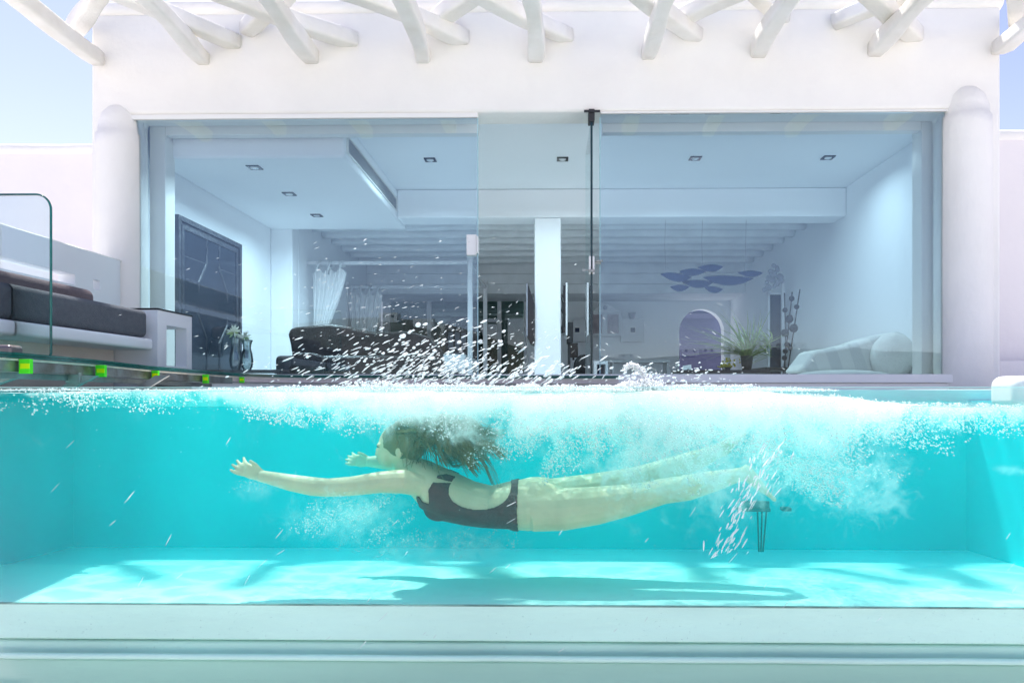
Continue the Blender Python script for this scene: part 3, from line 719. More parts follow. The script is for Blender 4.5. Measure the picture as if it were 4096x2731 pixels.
# dark tufted daybed
YD = 8.3
db = thing('daybed', (X(1400, YD), YD, ZFL), 'dark brown tufted sofa with a high curved back in the middle of the room', 'sofa')
sil = [(1150, 1480), (1168, 1440), (1160, 1380), (1150, 1335), (1158, 1312), (1185, 1305), (1240, 1300), (1320, 1294), (1390, 1302), (1440, 1318), (1500, 1326), (1640, 1322), (1720, 1345), (1760, 1400), (1770, 1480)]
out = [(X(a, YD), Z(b, YD)) for a, b in sil]
MB().prism([(x, z) for x, z in out][::-1], YD, YD + .28).build('sofa_back', M['leather'], db, bevel=.04, seg=4)
MB().box(X(1170, YD), X(1765, YD), YD - .55, YD + .001, Z(1500, YD) - .02, Z(1430, YD)).build('seat', M['leather'], db, bevel=.05, seg=4)
arm = [(1105, 1496), (1106, 1478), (1130, 1480), (1160, 1482), (1178, 1470), (1170, 1430), (1190, 1410), (1260, 1412), (1300, 1425), (1318, 1445), (1310, 1470), (1310, 1496)]
MB().prism([(X(a, YD - .5), Z(b, YD - .5)) for a, b in arm][::-1], YD - .60, YD - .44).build('armrest', M['leather'], db, bevel=.03, seg=3)
for i in range(9):
    for j in range(2):
        MB().ball((X(1200 + i*60, YD), YD - .004, Z(1345 + j*35, YD)), (.012, .008, .012), 8, 5).build('button', M['blackmat'], db, smooth=True)

# four-poster bed
YB1, YB2 = 10.4, 12.45
bed = thing('four_poster_bed', (X(1550, 11.4), 11.4, ZFL), 'white four-poster bed with square turned posts and canopy rails', 'bed')
def post(px_, Y_, ty, w=.075):
    x = X(px_, Y_); zt_ = Z(ty, Y_); m = MB()
    m.box(x - w/2, x + w/2, Y_ - w/2, Y_ + w/2, ZFL, zt_ - .05).box(x - w*.64, x + w*.64, Y_ - w*.64, Y_ + w*.64, zt_ - .049, zt_)
    for k in (.30, .34, .38): m.box(x - w*.56, x + w*.56, Y_ - w*.56, Y_ + w*.56, zt_ - k - .012, zt_ - k)
    m.build('bed_post', M['whitewood'], bed, bevel=.006)
    return x
xa = post(1216, YB1, 1014, .085); xb = post(1881, YB1, 1024, .075); xc_ = post(1387, YB2, 1124, .07); xd = post(1941, YB2, 1120, .07)
zr1, zr2 = Z(1050, YB1), Z(1148, YB2)
for a, b, y, z in ((xa + .05, xb - .04, YB1, zr1), (xc_ + .04, xd - .04, YB2, zr2)):
    MB().box(a, b, y - .025, y + .025, z - .025, z + .025).build('canopy_rail', M['whitewood'], bed, bevel=.004)
for (x0_, x1_) in ((xa, xc_), (xb, xd)):
    MB().tube([(x0_, YB1 + .05, zr1), (x1_, YB2 - .05, zr2)], .03, 6).build('canopy_rail', M['whitewood'], bed)
MB().box(xa + .06, xb - .06, YB1 + .05, YB2 - .05, ZFL + .15, ZFL + .42).build('mattress', M['voile'], bed, bevel=.05, seg=3)
def curtain(poly_top, poly_bot, Y_, zt_, lab, tabs):
    x0_, x1_ = poly_top; xb0, xb1, zb_ = poly_bot
    t = thing('curtain', ((x0_+x1_)/2, Y_, zt_), lab, 'curtain')
    n, m = 48, 22; vs = []
    for j in range(m+1):
        v = j/m; z = zt_ - .12 - (zt_ - .12 - zb_)*v
        for i in range(n+1):
            u = i/n; k = v**1.3
            x = (x0_*(1-u) + x1_*u)*(1-k) + (xb0*(1-u) + xb1*u)*k
            y = Y_ - .05 + .035*math.sin(u*2*math.pi*7 + v*1.5) + .012*math.sin(u*41)
            vs.append((x, y, z + .03*math.cos(u*2*math.pi*tabs/1.0)*(1-v)*(-1)))
    fs = [(j*(n+1)+i, j*(n+1)+i+1, (j+1)*(n+1)+i+1, (j+1)*(n+1)+i) for j in range(m) for i in range(n)]
    MB().add(vs, fs).build('drape', M['voile'], t, smooth=True)
    for i in range(tabs):
        xx = x0_ + (x1_-x0_)*(i+.5)/tabs
        MB().tube([(xx - .03, Y_ - .045, zt_ - .18), (xx - .01, Y_ - .05, zt_ - .03), (xx, Y_, zt_ + .036), (xx + .01, Y_ + .045, zt_ - .05)], None, 8, flat=[(.045, .008), (.035, .008), (.05, .008), (.04, .008)]).build('tab_loop', M['voile'], t, smooth=True)
curtain((X(1255, YB1), X(1390, YB1)), (X(1258, YB1), X(1300, YB1), Z(1345, YB1)), YB1, zr1, 'white tab-top curtain gathered on the front canopy rail of the bed', 3)
curtain((X(1396, YB2), X(1532, YB2)), (X(1410, YB2), X(1500, YB2), Z(1350, YB2)), YB2, zr2, 'white tab-top curtain hanging on the rear canopy rail of the bed', 4)

# arched fanlight window leaning behind the bed
yw = 14.2
fw = thing('fanlight_window', (X(1842, yw), yw, ZFL), 'dark arched window frame with radiating fanlight bars beyond the bed', 'window')
cx = X(1842, yw); cz = Z(1325, yw); rad = X(1898, yw) - cx
arc = [(cx + rad*math.cos(t_), yw, cz + rad*math.sin(t_)) for t_ in [math.pi*i/16 for i in range(17)]]
MB().tube([(cx + rad, yw, ZFL)] + arc + [(cx - rad, yw, ZFL)], .03, 8, up=(0, 1, 0)).build('outer_frame', M['mframe'], fw)
MB().tube([(cx + .45*rad*math.cos(t_), yw, cz + .45*rad*math.sin(t_)) for t_ in [math.pi*i/10 for i in range(11)]], .022, 6, up=(0, 1, 0)).build('inner_arch', M['mframe'], fw)
for t_ in (30, 60, 90, 120, 150):
    c_, s_ = math.cos(R(t_)), math.sin(R(t_))
    MB().tube([(cx + .45*rad*c_, yw, cz + .45*rad*s_), (cx + rad*c_, yw, cz + rad*s_)], .018, 6, up=(0, 1, 0)).build('glazing_bar', M['mframe'], fw)
for fx in (-.45, 0, .45): MB().box(cx + fx*rad - .015, cx + fx*rad + .015, yw - .015, yw + .015, ZFL, cz).build('glazing_bar', M['mframe'], fw)
for zz in (cz, cz - .4, cz - .75): MB().box(cx - rad, cx + rad, yw - .016, yw + .014, zz - .018, zz + .018).build('glazing_bar', M['mframe'], fw)
MB().box(cx - rad, cx + rad, yw + .02, yw + .03, ZFL, cz).build('pane', mat('pale_pane', (.35, .38, .48), .3), fw)

# two televisions hung either side of the pillar
yt = YBM - .02
tv = thing('television', (px0, YBM, 1.2), 'black flat television tilted away from the left side of the white pillar', 'television')
q = [(2107, 1134), (2112, 1134), (2137, 1212), (2137, 1380), (2120, 1372), (2108, 1345)]
MB().prism([(X(a, yt), Z(b, yt)) for a, b in q][::-1], yt, yt + .35).build('screen', M['black'], tv, bevel=.004)
MB().box(px0 - .06, px0 - .002, YBM + .12, YBM + .2, Z(1300, yt), Z(1240, yt)).build('wall_mount', M['blackmat'], tv)
MB().box(X(2107, yt) - .004, X(2110, yt), yt - .003, yt + .35, Z(1343, yt), Z(1134, yt)).build('bezel', M['grey'], tv)
tv2 = thing('television', (px1, YBM, 1.2), 'flat television with silver edge on a black arm right of the white pillar', 'television')
MB().box(X(2263, yt), X(2270, yt), yt, yt + .5, Z(1340, yt), Z(1130, yt)).build('bezel', mat('silver_bezel', (.75, .76, .78), .25), tv2, bevel=.002)
MB().box(X(2262, yt) - .03, X(2263, yt) - .001, yt + .04, yt + .48, Z(1330, yt), Z(1140, yt)).build('screen', M['black'], tv2)
MB().tube([P(2244, 1180, yt + .1), P(2255, 1210, yt + .05), P(2250, 1240, yt + .05), P(2261, 1270, yt + .1)], .02, 6).tube([P(2244, 1330, yt+.1), P(2255, 1300, yt + .05), P(2258, 1250, yt+.05)], .025, 6).build('wall_mount', M['blackmat'], tv2)
sp_ = thing('speaker', P(2280, 1500, 9.4), 'black box speaker just right of the pillar', 'speaker')
MB().box(X(2268, 9.4), X(2292, 9.4), 9.4, 9.65, Z(1372, 9.4), Z(1288, 9.4)).build('speaker_box', M['blackmat'], sp_, bevel=.01)
MB().box(X(2272, 9.4), X(2282, 9.4), 9.45, 9.55, ZFL, Z(1373, 9.4)).build('stand', M['blackmat'], sp_)

# leaf mobile
yl = 9.2
mob = thing('leaf_mobile', P(2840, 1150, yl), 'dark blue mobile of eight leaf shapes hanging from the beam on the right', 'mobile')
def z8(a, b): return 2300 + a/2.614, 900 + b/2.614
LV = [((892,517),(1222,547),(1020,500),(1075,597)), ((1090,487),(1370,490),(1230,458),(1215,537)), ((1280,445),(1552,440),(1420,417),(1430,494)), ((1110,592),(1445,605),(1290,577),(1290,663)),
      ((992,645),(1197,650),(1105,627),(1090,698)), ((1352,652),(1552,675),(1440,643),(1450,715)), ((1330,550),(1870,562),(1560,533),(1600,637)), ((1698,500),(1968,507),(1850,482),(1840,550))]
for k, (a, b, t_, d_) in enumerate(LV):
    pts = []
    def quad(p, c, q_, n=12):
        cc = (2*c[0] - .5*(p[0]+q_[0]), 2*c[1] - .5*(p[1]+q_[1]))
        return [((1-u)**2*p[0] + 2*u*(1-u)*cc[0] + u*u*q_[0], (1-u)**2*p[1] + 2*u*(1-u)*cc[1] + u*u*q_[1]) for u in [i/n for i in range(n)]]
    o2 = quad(a, t_, b) + quad(b, d_, a)
    yk = yl + .012*(k % 4)
    pts = [(X(z8(*p_)[0], yk), Z(z8(*p_)[1], yk)) for p_ in o2]
    MB().prism(pts, yk, yk + .006).build('mobile_leaf', M['navy'], mob)
for (a, t0, t1) in ((2662, 880, 1078), (2810, 880, 1060), (2985, 880, 1085)):
    MB().tube([P(a, t0, yl), P(a - 3, (t0+t1)/2, yl), P(a, t1, yl)], .0025, 4).build('thread', M['grey'], mob)

# back wall furniture, right: glazed cabinet, square-holed boxes, pot
yc = YBK - .02
cab = thing('wall_cabinet', P(2420, 1280, yc), 'grey-white glazed wall cabinet with a curved pediment', 'cabinet')
def boxpx(mb, a, b, c, d, Y0, Y1): return mb.box(X(a, Y0), X(b, Y0), Y0, Y1, Z(d, Y0), Z(c, Y0))
boxpx(MB(), 2357, 2486, 1247, 1344, yc - .28, yc).build('cabinet_body', M['whitewood'], cab, bevel=.01)
yq = yc - .30
ped = [(2355, 1247), (2372, 1242), (2392, 1225), (2420, 1212), (2448, 1225), (2470, 1240), (2488, 1247)]
MB().prism([(X(a, yq), Z(b, yq)) for a, b in ped], yq, yq + .2).build('pediment', M['whitewood'], cab, bevel=.008)
MB().lathe((X(2420, yq), yq - .004, Z(1231, yq)), [(.004, -.001), (.06, 0)], 4).build('medallion_plate', M['whitewood'], cab)
MB().ball(P(2420, 1231, yq - .005), (.045, .01, .045), 16, 8).build('medallion', M['grey'], cab, smooth=True)
for a, b in ((2372, 2408), (2430, 2474)):
    boxpx(MB(), a, b, 1258, 1333, yq - .001, yq + .012).build('cabinet_door_pane', mat('warm_pane', (.40, .33, .36), .3, 0, 10, .4, 6), cab)
for a, b in ((2362, 2366), (2414, 2424), (2477, 2482)):
    boxpx(MB(), a, b, 1252, 1341, yq - .004, yq + .013).build('stile', M['whitewood'], cab)
for a, b, lab in ((2485, 2578, 'pale square wall box with a small square hole, below the pot'), (2293, 2354, 'pale square wall box with a small dark hole beside the pillar')):
    t = thing('wall_box', P((a+b)/2, 1320, yc), lab, 'wall box')
    cxp = (a+b)/2 if b > 2400 else 2309
    boxpx(MB(), a, b, 1276, 1366, yc - .22, yc).build('box_body', M['whitewood'], t, bevel=.008)
    yq2 = yc - .225
    boxpx(MB(), cxp - 12, cxp + 12, 1308, 1332, yq2 - .004, yq2).build('hole_rim', M['frame'], t)
    boxpx(MB(), cxp - 9, cxp + 9, 1311, 1329, yq2 - .008, yq2 - .005).build('hole', M['navy'], t)
pt = P(2528, 1274, yc - .12)
po = MB().lathe((pt.x, pt.y, Z(1275, pt.y)), [(.05, 0), (.065, .02), (.08, .11), (.09, .125), (.08, .125), (.06, .02)], 16).build('pot', M['grey'], smooth=True); tag(po, 'small grey pot standing on the pale square wall box', 'pot')

# desk group seen low beyond the doorway
dk = thing('desk', P(2500, 1480, 12.8), 'long white desk along the back of the room', 'desk')
boxpx(MB(), 2300, 2680, 1440, 1450, 12.8, 13.4).build('desk_top', M['whitewood'], dk, bevel=.005)
for a in (2304, 2450, 2560, 2668): boxpx(MB(), a, a + 8, 1451, 1530, 12.85, 13.3).build('leg', M['whitewood'], dk)
ch = thing('office_chair', P(2330, 1480, 10.6), 'black rounded office chair low in the open doorway', 'chair')
MB().ball(P(2335, 1468, 10.6), (.16, .06, .20), 16, 10, fn=lambda v, d: v + Vector((0, .04*abs(d.x), 0))).build('backrest', M['blackmat'], ch, smooth=True)
MB().ball(P(2325, 1500, 10.4), (.2, .2, .04), 16, 8).build('seat', M['blackmat'], ch, smooth=True)
mn = thing('monitor', P(2290, 1400, 12.6), 'small dark monitor on the desk by the pillar', 'monitor')
boxpx(MB(), 2276, 2312, 1372, 1430, 12.9, 12.94).build('screen', M['black'], mn, bevel=.004)
boxpx(MB(), 2290, 2298, 1430, 1440, 12.9, 12.93).build('stand', M['blackmat'], mn)
cu = thing('cube_stool', P(2402, 1490, 9.9), 'white cube stool with a dark square opening beside the open glass leaf', 'stool')
y_c = 9.9
m_ = MB(); boxpx(m_, 2376, 2388, 1444, 1510, y_c, y_c + .3); boxpx(m_, 2422, 2432, 1444, 1510, y_c, y_c + .3); boxpx(m_, 2388, 2422, 1444, 1456, y_c, y_c + .3)
m_.build('stool_frame', M['whitewood'], cu)
boxpx(MB(), 2388, 2422, 1457, 1510, y_c + .25, y_c + .26).build('stool_back', M['navy'], cu)

# tall narrow mirror with shell ornament on the right wall, ball sticks, sofa
ysb = 10.6
tm = thing('tall_mirror', P(3100, 1400, ysb), 'tall white-framed mirror with a pale shell cluster on its corner, at the right wall', 'mirror')
yq = 11.2
tmx = X(3135, yq)
boxpx(MB(), 3072, 3080, 1165, 1500, yq, yq + .06).build('frame_stile', M['whitewood'], tm, bevel=.006)
boxpx(MB(), 3128, 3140, 1120, 1500, yq - .1, yq - .04).build('frame_stile', M['whitewood'], tm, bevel=.006)
boxpx(MB(), 3072, 3136, 1172, 1180, yq, yq + .05).build('frame_rail', M['whitewood'], tm)
boxpx(MB(), 3081, 3127, 1181, 1500, yq + .02, yq + .03).build('mirror_glass', M['mirrorglass'], tm)
sh = [(3095, 1062), (3108, 1075), (3088, 1085), (3100, 1098), (3118, 1108), (3080, 1112), (3125, 1125), (3070, 1128), (3098, 1140), (3075, 1150), (3062, 1158), (3112, 1132), (3090, 1118), (3105, 1088), (3085, 1098)]
for a, b in sh:
    c = P(a + random.uniform(-4, 4), b, yq - .15)
    MB().ball(c, (random.uniform(.03, .06), .03, random.uniform(.03, .06)), 8, 6, rot=Matrix.Rotation(random.uniform(0, 3), 3, 'Y')).build('shell', M['grey'], tm)
ST = [((3138, 1172), (3140, 1465), [(3140, 1240, 20), (3140, 1331, 32), (3141, 1404, 21), (3138, 1431, 21)]),
      ((3169, 1168), (3132, 1465), [(3167, 1194, 22), (3158, 1275, 32), (3149, 1378, 22)]),
      ((3200, 1156), (3148, 1466), [(3187, 1227, 21), (3175, 1312, 34), (3161, 1391, 20)])]
labs = ['dark stick with rattan balls, upright and closest to the tall mirror', 'middle dark stick with rattan balls leaning slightly right', 'dark stick with rattan balls leaning furthest right, its tip highest']
yk = 9.6
for (a, b, balls), lab in zip(ST, labs):
    t = thing('ball_stick', P(b[0], b[1], yk), lab, 'ornament', 'dark sticks with rattan balls')
    MB().tube([P(*a, yk), P((a[0]+b[0])/2 + 3, (a[1]+b[1])/2, yk), P(b[0], 1500, yk)], .009, 6).build('stick', M['rattan'], t)
    for (bx_, by_, bd) in balls:
        MB().ball(P(bx_, by_, yk), bd/2*yk/F*1.0, 14, 9, fn=lambda v, d: v*(1 + .10*noise.noise(d*5))).build('rattan_ball', M['rattan'], t, smooth=True)
# sofa with striped bolster cushions, right
ys = 7.6
so = thing('sofa', P(3500, 1490, ys), 'pale sofa with a large striped back cushion in the right corner of the room', 'sofa')
cuo = [(3190, 1490), (3230, 1440), (3260, 1400), (3330, 1392), (3420, 1372), (3500, 1345), (3560, 1332), (3600, 1326), (3630, 1340), (3645, 1370), (3640, 1430), (3620, 1480), (3610, 1500)]
MB().prism([(X(a, ys), Z(b, ys)) for a, b in cuo], ys, ys + .5).build('back_cushion', M['stripe'], so, bevel=.09, seg=6)
boxpx(MB(), 3622, 3675, 1388, 1520, ys - .02, ys + .8).build('armrest', M['sofa'], so, bevel=.04, seg=4)
MB().ball(P(3570, 1425, ys - .02), (.24, .17, .26), 28, 18, rot=Matrix.Rotation(R(18), 3, 'Y'), fn=lambda v, d: v*(1 + .03*noise.noise(d*3))).build('round_cushion', M['sofa'], so, smooth=True)
MB().ball(P(3370, 1500, ys - .35), (.48, .3, .055), 24, 10).build('seat_cushion', M['sofa'], so, smooth=True)
# low table right with dark end
lt = thing('coffee_table', P(3150, 1480, 9.0), 'low dark coffee table below the ball sticks', 'table')
boxpx(MB(), 3065, 3235, 1468, 1480, 8.9, 9.6).build('table_top', M['leather'], lt, bevel=.01)
for a in (3072, 3222): boxpx(MB(), a, a + 8, 1480, 1512, 8.95, 9.5).build('leg', M['leather'], lt)
# small white arch ornament and glass tumbler row near the glass
an = thing('arch_ornament', P(2750, 1480, 8.5), 'small white arch ornament on the floor before the arched doorway', 'ornament')
aa = [(2735, 1500), (2738, 1462), (2765, 1458), (2768, 1500), (2761, 1500), (2760, 1478), (2754, 1470), (2748, 1478), (2747, 1500)]
MB().prism([(X(a, 8.5), Z(b, 8.5)) for a, b in aa][::-1], 8.5, 8.6).build('arch_body', M['whitewood'], an)

# wind-blown plant in a dark pot close behind the right pane, on a low stand
Yp = 7.3
pl = thing('potted_plant', P(2987, 1500, Yp), 'green plant with long thin wind-blown leaves in a dark pot behind the right pane', 'plant')
pc = P(2987, 1480, Yp); ph = (1480 - 1424)*Yp/F
MB().lathe((pc.x, pc.y, pc.z), [(.045, 0), (.058, ph*.5), (.064, ph*.97), (.066, ph), (.05, ph), (.045, ph*.9)], 20).build('pot', M['pot'], pl, smooth=True)
rnd = random.Random(3)
def blade(c, d, L, droop, w):
    side = d.cross(Vector((0, 0, 1))).normalized(); n = 8; vs = []; fs = []
    for i in range(n+1):
        u = i/n; p = c + d*(L*u) - Vector((0, 0, droop*u*u)) + Vector((-.10*u*u, 0, 0))
        ww = w*(1 - u)**.7*(.4 + 1.2*min(u*3, 1))*.6
        vs += [p - side*ww + Vector((0, 0, ww*.4)), p, p + side*ww + Vector((0, 0, ww*.4))]
    for i in range(n):
        for k in range(2): fs.append((3*i+k, 3*i+k+1, 3*i+4+k, 3*i+3+k))
    return MB().add(vs, fs)
for k in range(150):
    if k < 95: c = pc + Vector((rnd.uniform(-.05, .05), rnd.uniform(-.05, .05), ph*.95)); dd = (rnd.uniform(-1.25, .75), rnd.uniform(-.6, .6), rnd.uniform(.25, 1.15)); L = rnd.uniform(.40, .78)
    else: c = P(rnd.uniform(3060, 3090), rnd.uniform(1350, 1430), Yp + .1); dd = (rnd.uniform(-1.3, .15), rnd.uniform(-.5, .5), rnd.uniform(-.1, .9)); L = rnd.uniform(.2, .42)
    blade(c, Vector(dd).normalized(), L, rnd.uniform(.06, .26), .0125).build('leaf', M['leaf'], pl, smooth=True)
MB().tube([pc + Vector((.03, .03, ph*.9)), P(3060, 1400, Yp + .1), P(3085, 1345, Yp + .1)], [.012, .009, .005], 8).build('stem', M['leaf'], pl, smooth=True)
MB().box(X(2700, Yp), X(3060, Yp), Yp - .15, Yp + .2, pc.z - .035, pc.z - .002).build('plant_bench', M['leather']).name = 'plant_bench'
pbn = bpy.data.objects['plant_bench']; tag(pbn, 'low dark bench top under the potted plant and yellow flowers', 'bench')
yf = thing('yellow_flowers', P(2905, 1478, Yp), 'small clump of yellow flowers left of the dark plant pot', 'flowers')
MB().lathe(tuple(P(2905, 1480, Yp)), [(.04, 0), (.05, .03), (.045, .03)], 12).build('dish', M['pot'], yf)
YM = mat('yellow_petal', (.55, .48, .04), .6)
for k in range(60):
    c = P(2905, 1468, Yp) + Vector((rnd.gauss(0, .05), rnd.gauss(0, .04), abs(rnd.gauss(0, .035)))); 
    MB().ball(c, (rnd.uniform(.008, .016), .01, rnd.uniform(.006, .012)), 6, 4, rot=Matrix.Rotation(rnd.uniform(0, 3), 3, 'Y')).build('petal', YM, yf)
# village houses on the hill
hm = mat('house_plaster', (.80, .76, .70), .8, .2, 2, .05, .5); wd = mat('house_window', (.08, .08, .1), .3)
rnd = random.Random(11)
for k, x in enumerate([-95, -74, -66, -52, -39, -30, 22, 34, 40, 49, 58, 66, 74, 83]):
    y = -150 - rnd.uniform(0, 40); z = hill_z(x, y) - .3; w, h, d = rnd.uniform(2.4, 5), rnd.uniform(1.6, 2.8), 4
    t = thing('village_house', (x, y, z), 'small white cubic house on the hillside, mirrored in the door glass', 'house', 'village houses on the hillside')
    MB().box(x - w/2, x + w/2, y - d, y, z, z + h).build('house_wall', hm, t)
    for j in range(2):
        xx = x - w/4 + j*w/2
        MB().box(xx - .3, xx + .3, y - .05, y + .04, z + h*.45 + .2, z + h*.45 + .8).build('window', wd, t)

# ================================================================== SWIMMER
YS = 3.02
def Q(px_, py_, dy=0): return P(px_, py_, YS) + Vector((0, dy, 0))
mm = YS/F
def loft(mb, secs, n=20, up=(0, 1, 0)):
    """secs: (px, py, dy, half height in px, half width in m)"""
    pth = [Q(a, b, c) for a, b, c, h, w in secs]
    mb.tube(pth, None, n, up=up, flat=[(h*mm, w) for a, b, c, h, w in secs]); return mb
body = MB()
# trunk
loft(body, [(1612, 1862, 0, 30, .035), (1635, 1872, 0, 52, .055), (1675, 1900, 0, 70, .15), (1740, 1950, 0, 88, .175), (1800, 1985, 0, 95, .155), (1880, 2010, 0, 86, .13), (1960, 2024, 0, 82, .122), (2040, 2020, 0, 94, .15), (2110, 2016, 0, 102, .175), (2180, 2014, 0, 98, .17), (2240, 2015, 0, 70, .12)], 28)
body.ball(Q(1765, 2022, -.07), (.062, .05, .050), 16, 10); body.ball(Q(1765, 2022, .07), (.062, .05, .050), 16, 10)
body.ball(Q(2150, 2000, -.07), (.15, .085, .094), 20, 12); body.ball(Q(2150, 2000, .08), (.15, .085, .094), 20, 12)
# legs
def limb(pts, n=16): loft(body, [(a, b, c, r, r*mm*k) for a, b, c, r, k in pts], n)
limb([(2130, 2025, -.085, 84, 1.0), (2250, 2022, -.085, 83, 1.0), (2380, 2008, -.085, 74, 1.0), (2500, 1988, -.08, 62, 1), (2590, 1968, -.075, 52, 1), (2640, 1955, -.07, 50, 1), (2740, 1940, -.07, 50, 1), (2840, 1915, -.07, 41, 1), (2930, 1892, -.07, 28, 1), (2975, 1884, -.07, 27, 1)])
limb([(2130, 2015, .09, 84, 1.0), (2250, 2000, .09, 82, 1.0), (2400, 1972, .095, 72, 1.0), (2520, 1940, .10, 58, 1), (2600, 1915, .10, 50, 1), (2700, 1885, .10, 49, 1), (2800, 1850, .10, 42, 1), (2890, 1815, .10, 28, 1), (2930, 1800, .10, 27, 1)])
# feet with toes
for (hx, hy, tx, ty, dy) in ((2965, 1880, 3052, 1968, -.07), (2920, 1798, 2985, 1745, .10)):
    dx_, dy_ = tx - hx, ty - hy
    loft(body, [(hx - dx_*.18, hy - dy_*.18, dy, 22, .022), (hx, hy, dy, 30, .030), (hx + dx_*.4, hy + dy_*.4, dy, 24, .036), (hx + dx_*.75, hy + dy_*.75, dy, 17, .042), (hx + dx_*.9, hy + dy_*.9, dy, 11, .038)], 14)
    for k in range(5):
        o_ = (-.034 + .017*k); L = (1.16, 1.14, 1.10, 1.06, 1.01)[k]; r_ = (10, 8, 8, 7.5, 7)[k]
        body.tube([Q(hx + dx_*.75, hy + dy_*.75, dy + o_*.9), Q(hx + dx_*L, hy + dy_*L, dy + o_)], [r_*mm, r_*mm*.85], 8)
        body.ball(Q(hx + dx_*L, hy + dy_*L, dy + o_), r_*mm*.95, 8, 6)
# near arm, reaching forward
limb([(1700, 1925, -.13, 42, 1), (1645, 1905, -.165, 47, 1), (1560, 1907, -.175, 41, 1), (1450, 1922, -.175, 37, 1), (1360, 1928, -.17, 35, 1), (1300, 1924, -.165, 36, 1), (1215, 1910, -.16, 32, 1), (1140, 1893, -.16, 25, 1), (1098, 1884, -.16, 22, 1.25)], 14)
def hand(wx, wy, dy, ux, uy, s=1):
    """palm and five fingers; (ux,uy) pixel direction of the fingers"""
    U = Vector((ux, uy)).normalized(); V = Vector((-U.y, U.x))
    def h(a, b, c): return Q(wx + (U.x*a + V.x*b)*s, wy + (U.y*a + V.y*b)*s, dy + c)
    body.tube([h(-8, 0, 0), h(18, 0, 0), h(45, 0, 0), h(74, 0, 0)], None, 12, up=(0, 1, 0), flat=[(20*mm, .020), (24*mm, .018), (29*mm, .016), (27*mm, .013)])
    for k, (o_, L, cu_) in enumerate(((-22, 62, -.006), (-7, 72, .0), (8, 68, .006), (22, 52, .012))):
        a = h(66, o_, 0); b_ = h(66 + L*.45, o_*1.15 - 2, cu_); c_ = h(66 + L*.78, o_*1.25 + 1, cu_*2.2); d_ = h(66 + L, o_*1.3 + 6, cu_*3.2)
        body.tube([a, b_, c_, d_], [8.5*mm, 8*mm, 7.2*mm, 5.8*mm], 8); body.ball(d_, 5.9*mm, 8, 6)
    a = h(14, 20, .0); b_ = h(38, 40, -.014); c_ = h(62, 48, -.02)
    body.tube([a, b_, c_], [11*mm, 9*mm, 7*mm], 8); body.ball(c_, 7*mm, 8, 6)
hand(1104, 1885, -.16, -1, -.42, .84)
# far arm: bent, hand close before the shoulder
limb([(1690, 1905, .13, 40, 1), (1630, 1885, .17, 42, 1), (1560, 1874, .20, 36, 1), (1490, 1868, .215, 31, 1), (1440, 1866, .22, 25, 1), (1420, 1866, .22, 22, 1.2)], 14)
hand(1424, 1866, .22, -1, -.12, .72)
# head, jaw, nose, ears; face looks left and a little down
HC = (1592, 1792)
fr = Matrix.Rotation(R(-22), 3, 'Y')
body.ball(Q(1602, 1780, 0), (.098, .074, .096), 24, 16)
body.ball(Q(1562, 1806, 0), (.058, .060, .075), 20, 12, rot=Matrix.Rotation(R(25), 3, 'Y'))
body.ball(Q(1540, 1838, 0), (.032, .036, .030), 14, 10)
limb([(1610, 1815, 0, 46, 1.05), (1620, 1850, 0, 46, 1.05), (1645, 1885, 0, 52, 1.2)], 14)
body.tube([Q(1524, 1785, 0), Q(1508, 1803, 0), Q(1503, 1812, 0), Q(1524, 1817, 0)], [.009, .011, .013, .008], 8)
for s_ in (-1, 1):
    body.ball(Q(1612, 1800, s_*.076), (.018, .008, .030), 12, 8)
    body.ball(Q(1524, 1776, s_*.030), (.012, .022, .008), 10, 6)
raw = body.build('body_raw', None)
rm = raw.modifiers.new('r', 'REMESH'); rm.mode = 'VOXEL'; rm.voxel_size = .0042
sm = raw.modifiers.new('s', 'SMOOTH'); sm.iterations = 6; sm.factor = .5
dg = bpy.context.evaluated_depsgraph_get(); dg.update()
me = bpy.data.meshes.new_from_object(raw.evaluated_get(dg)); me.name = 'body'
C.objects.unlink(raw); bpy.data.objects.remove(raw)
sw = thing('swimmer', Q(1900, 2010), 'woman in a dark cut-out swimsuit swimming underwater to the left, arm stretched ahead', 'person')
sw.name = 'person'
bo_ = bpy.data.objects.new('body', me); C.objects.link(bo_); bo_.parent = sw
me.transform(Matrix.Translation(-sw.location)); me.materials.clear(); me.materials.append(M['skin'])
for p_ in me.polygons: p_.use_smooth = True
# swimsuit: the part of the surface it covers, lifted off the skin
def suit_at(v):
    a, b = topx(Vector((v.x, YS, v.z)))
    if a < 1660 or a > 2076: return False
    if v.y < YS - .155 or v.y > YS + .155:
        if a < 1740: return False
    u_ = (a - 1660)/415
    if b < 1890 and a < 1800: return False
    if ((a - 1930)/118)**2 + ((b - 1942)/76)**2 < 1: return False                    # open back
    if a > 1860 and b > 2094 + (2076 - a)*.03 - (0 if a < 2040 else (a-2040)*-.9): return False   # bare belly
    if b < 1905 + (a - 1700)*.12 and a < 1930 and abs(b - (1880 + (a-1740)*.35)) > 9: return False
    if a < 1700 + (2010 - b)*.55 and b < 2010 and abs((a-1690) - (b-1880)*.15) > 12: return False
    return True
bm = bmesh.new(); bm.from_mesh(me)
kill = [f for f in bm.faces if not suit_at(f.calc_center_median() + sw.location)]
bmesh.ops.delete(bm, geom=kill, context='FACES')
bm.normal_update()
for v in bm.verts: v.co += v.normal*.004
sme = bpy.data.meshes.new('swimsuit'); bm.to_mesh(sme); bm.free(); sme.materials.append(M['suit'])
so_ = bpy.data.objects.new('swimsuit', sme); C.objects.link(so_); so_.parent = sw
for p_ in sme.polygons: p_.use_smooth = True
q_ = so_.modifiers.new('s', 'SMOOTH'); q_.iterations = 4
q_ = so_.modifiers.new('t', 'SOLIDIFY'); q_.thickness = .003; q_.offset = 0
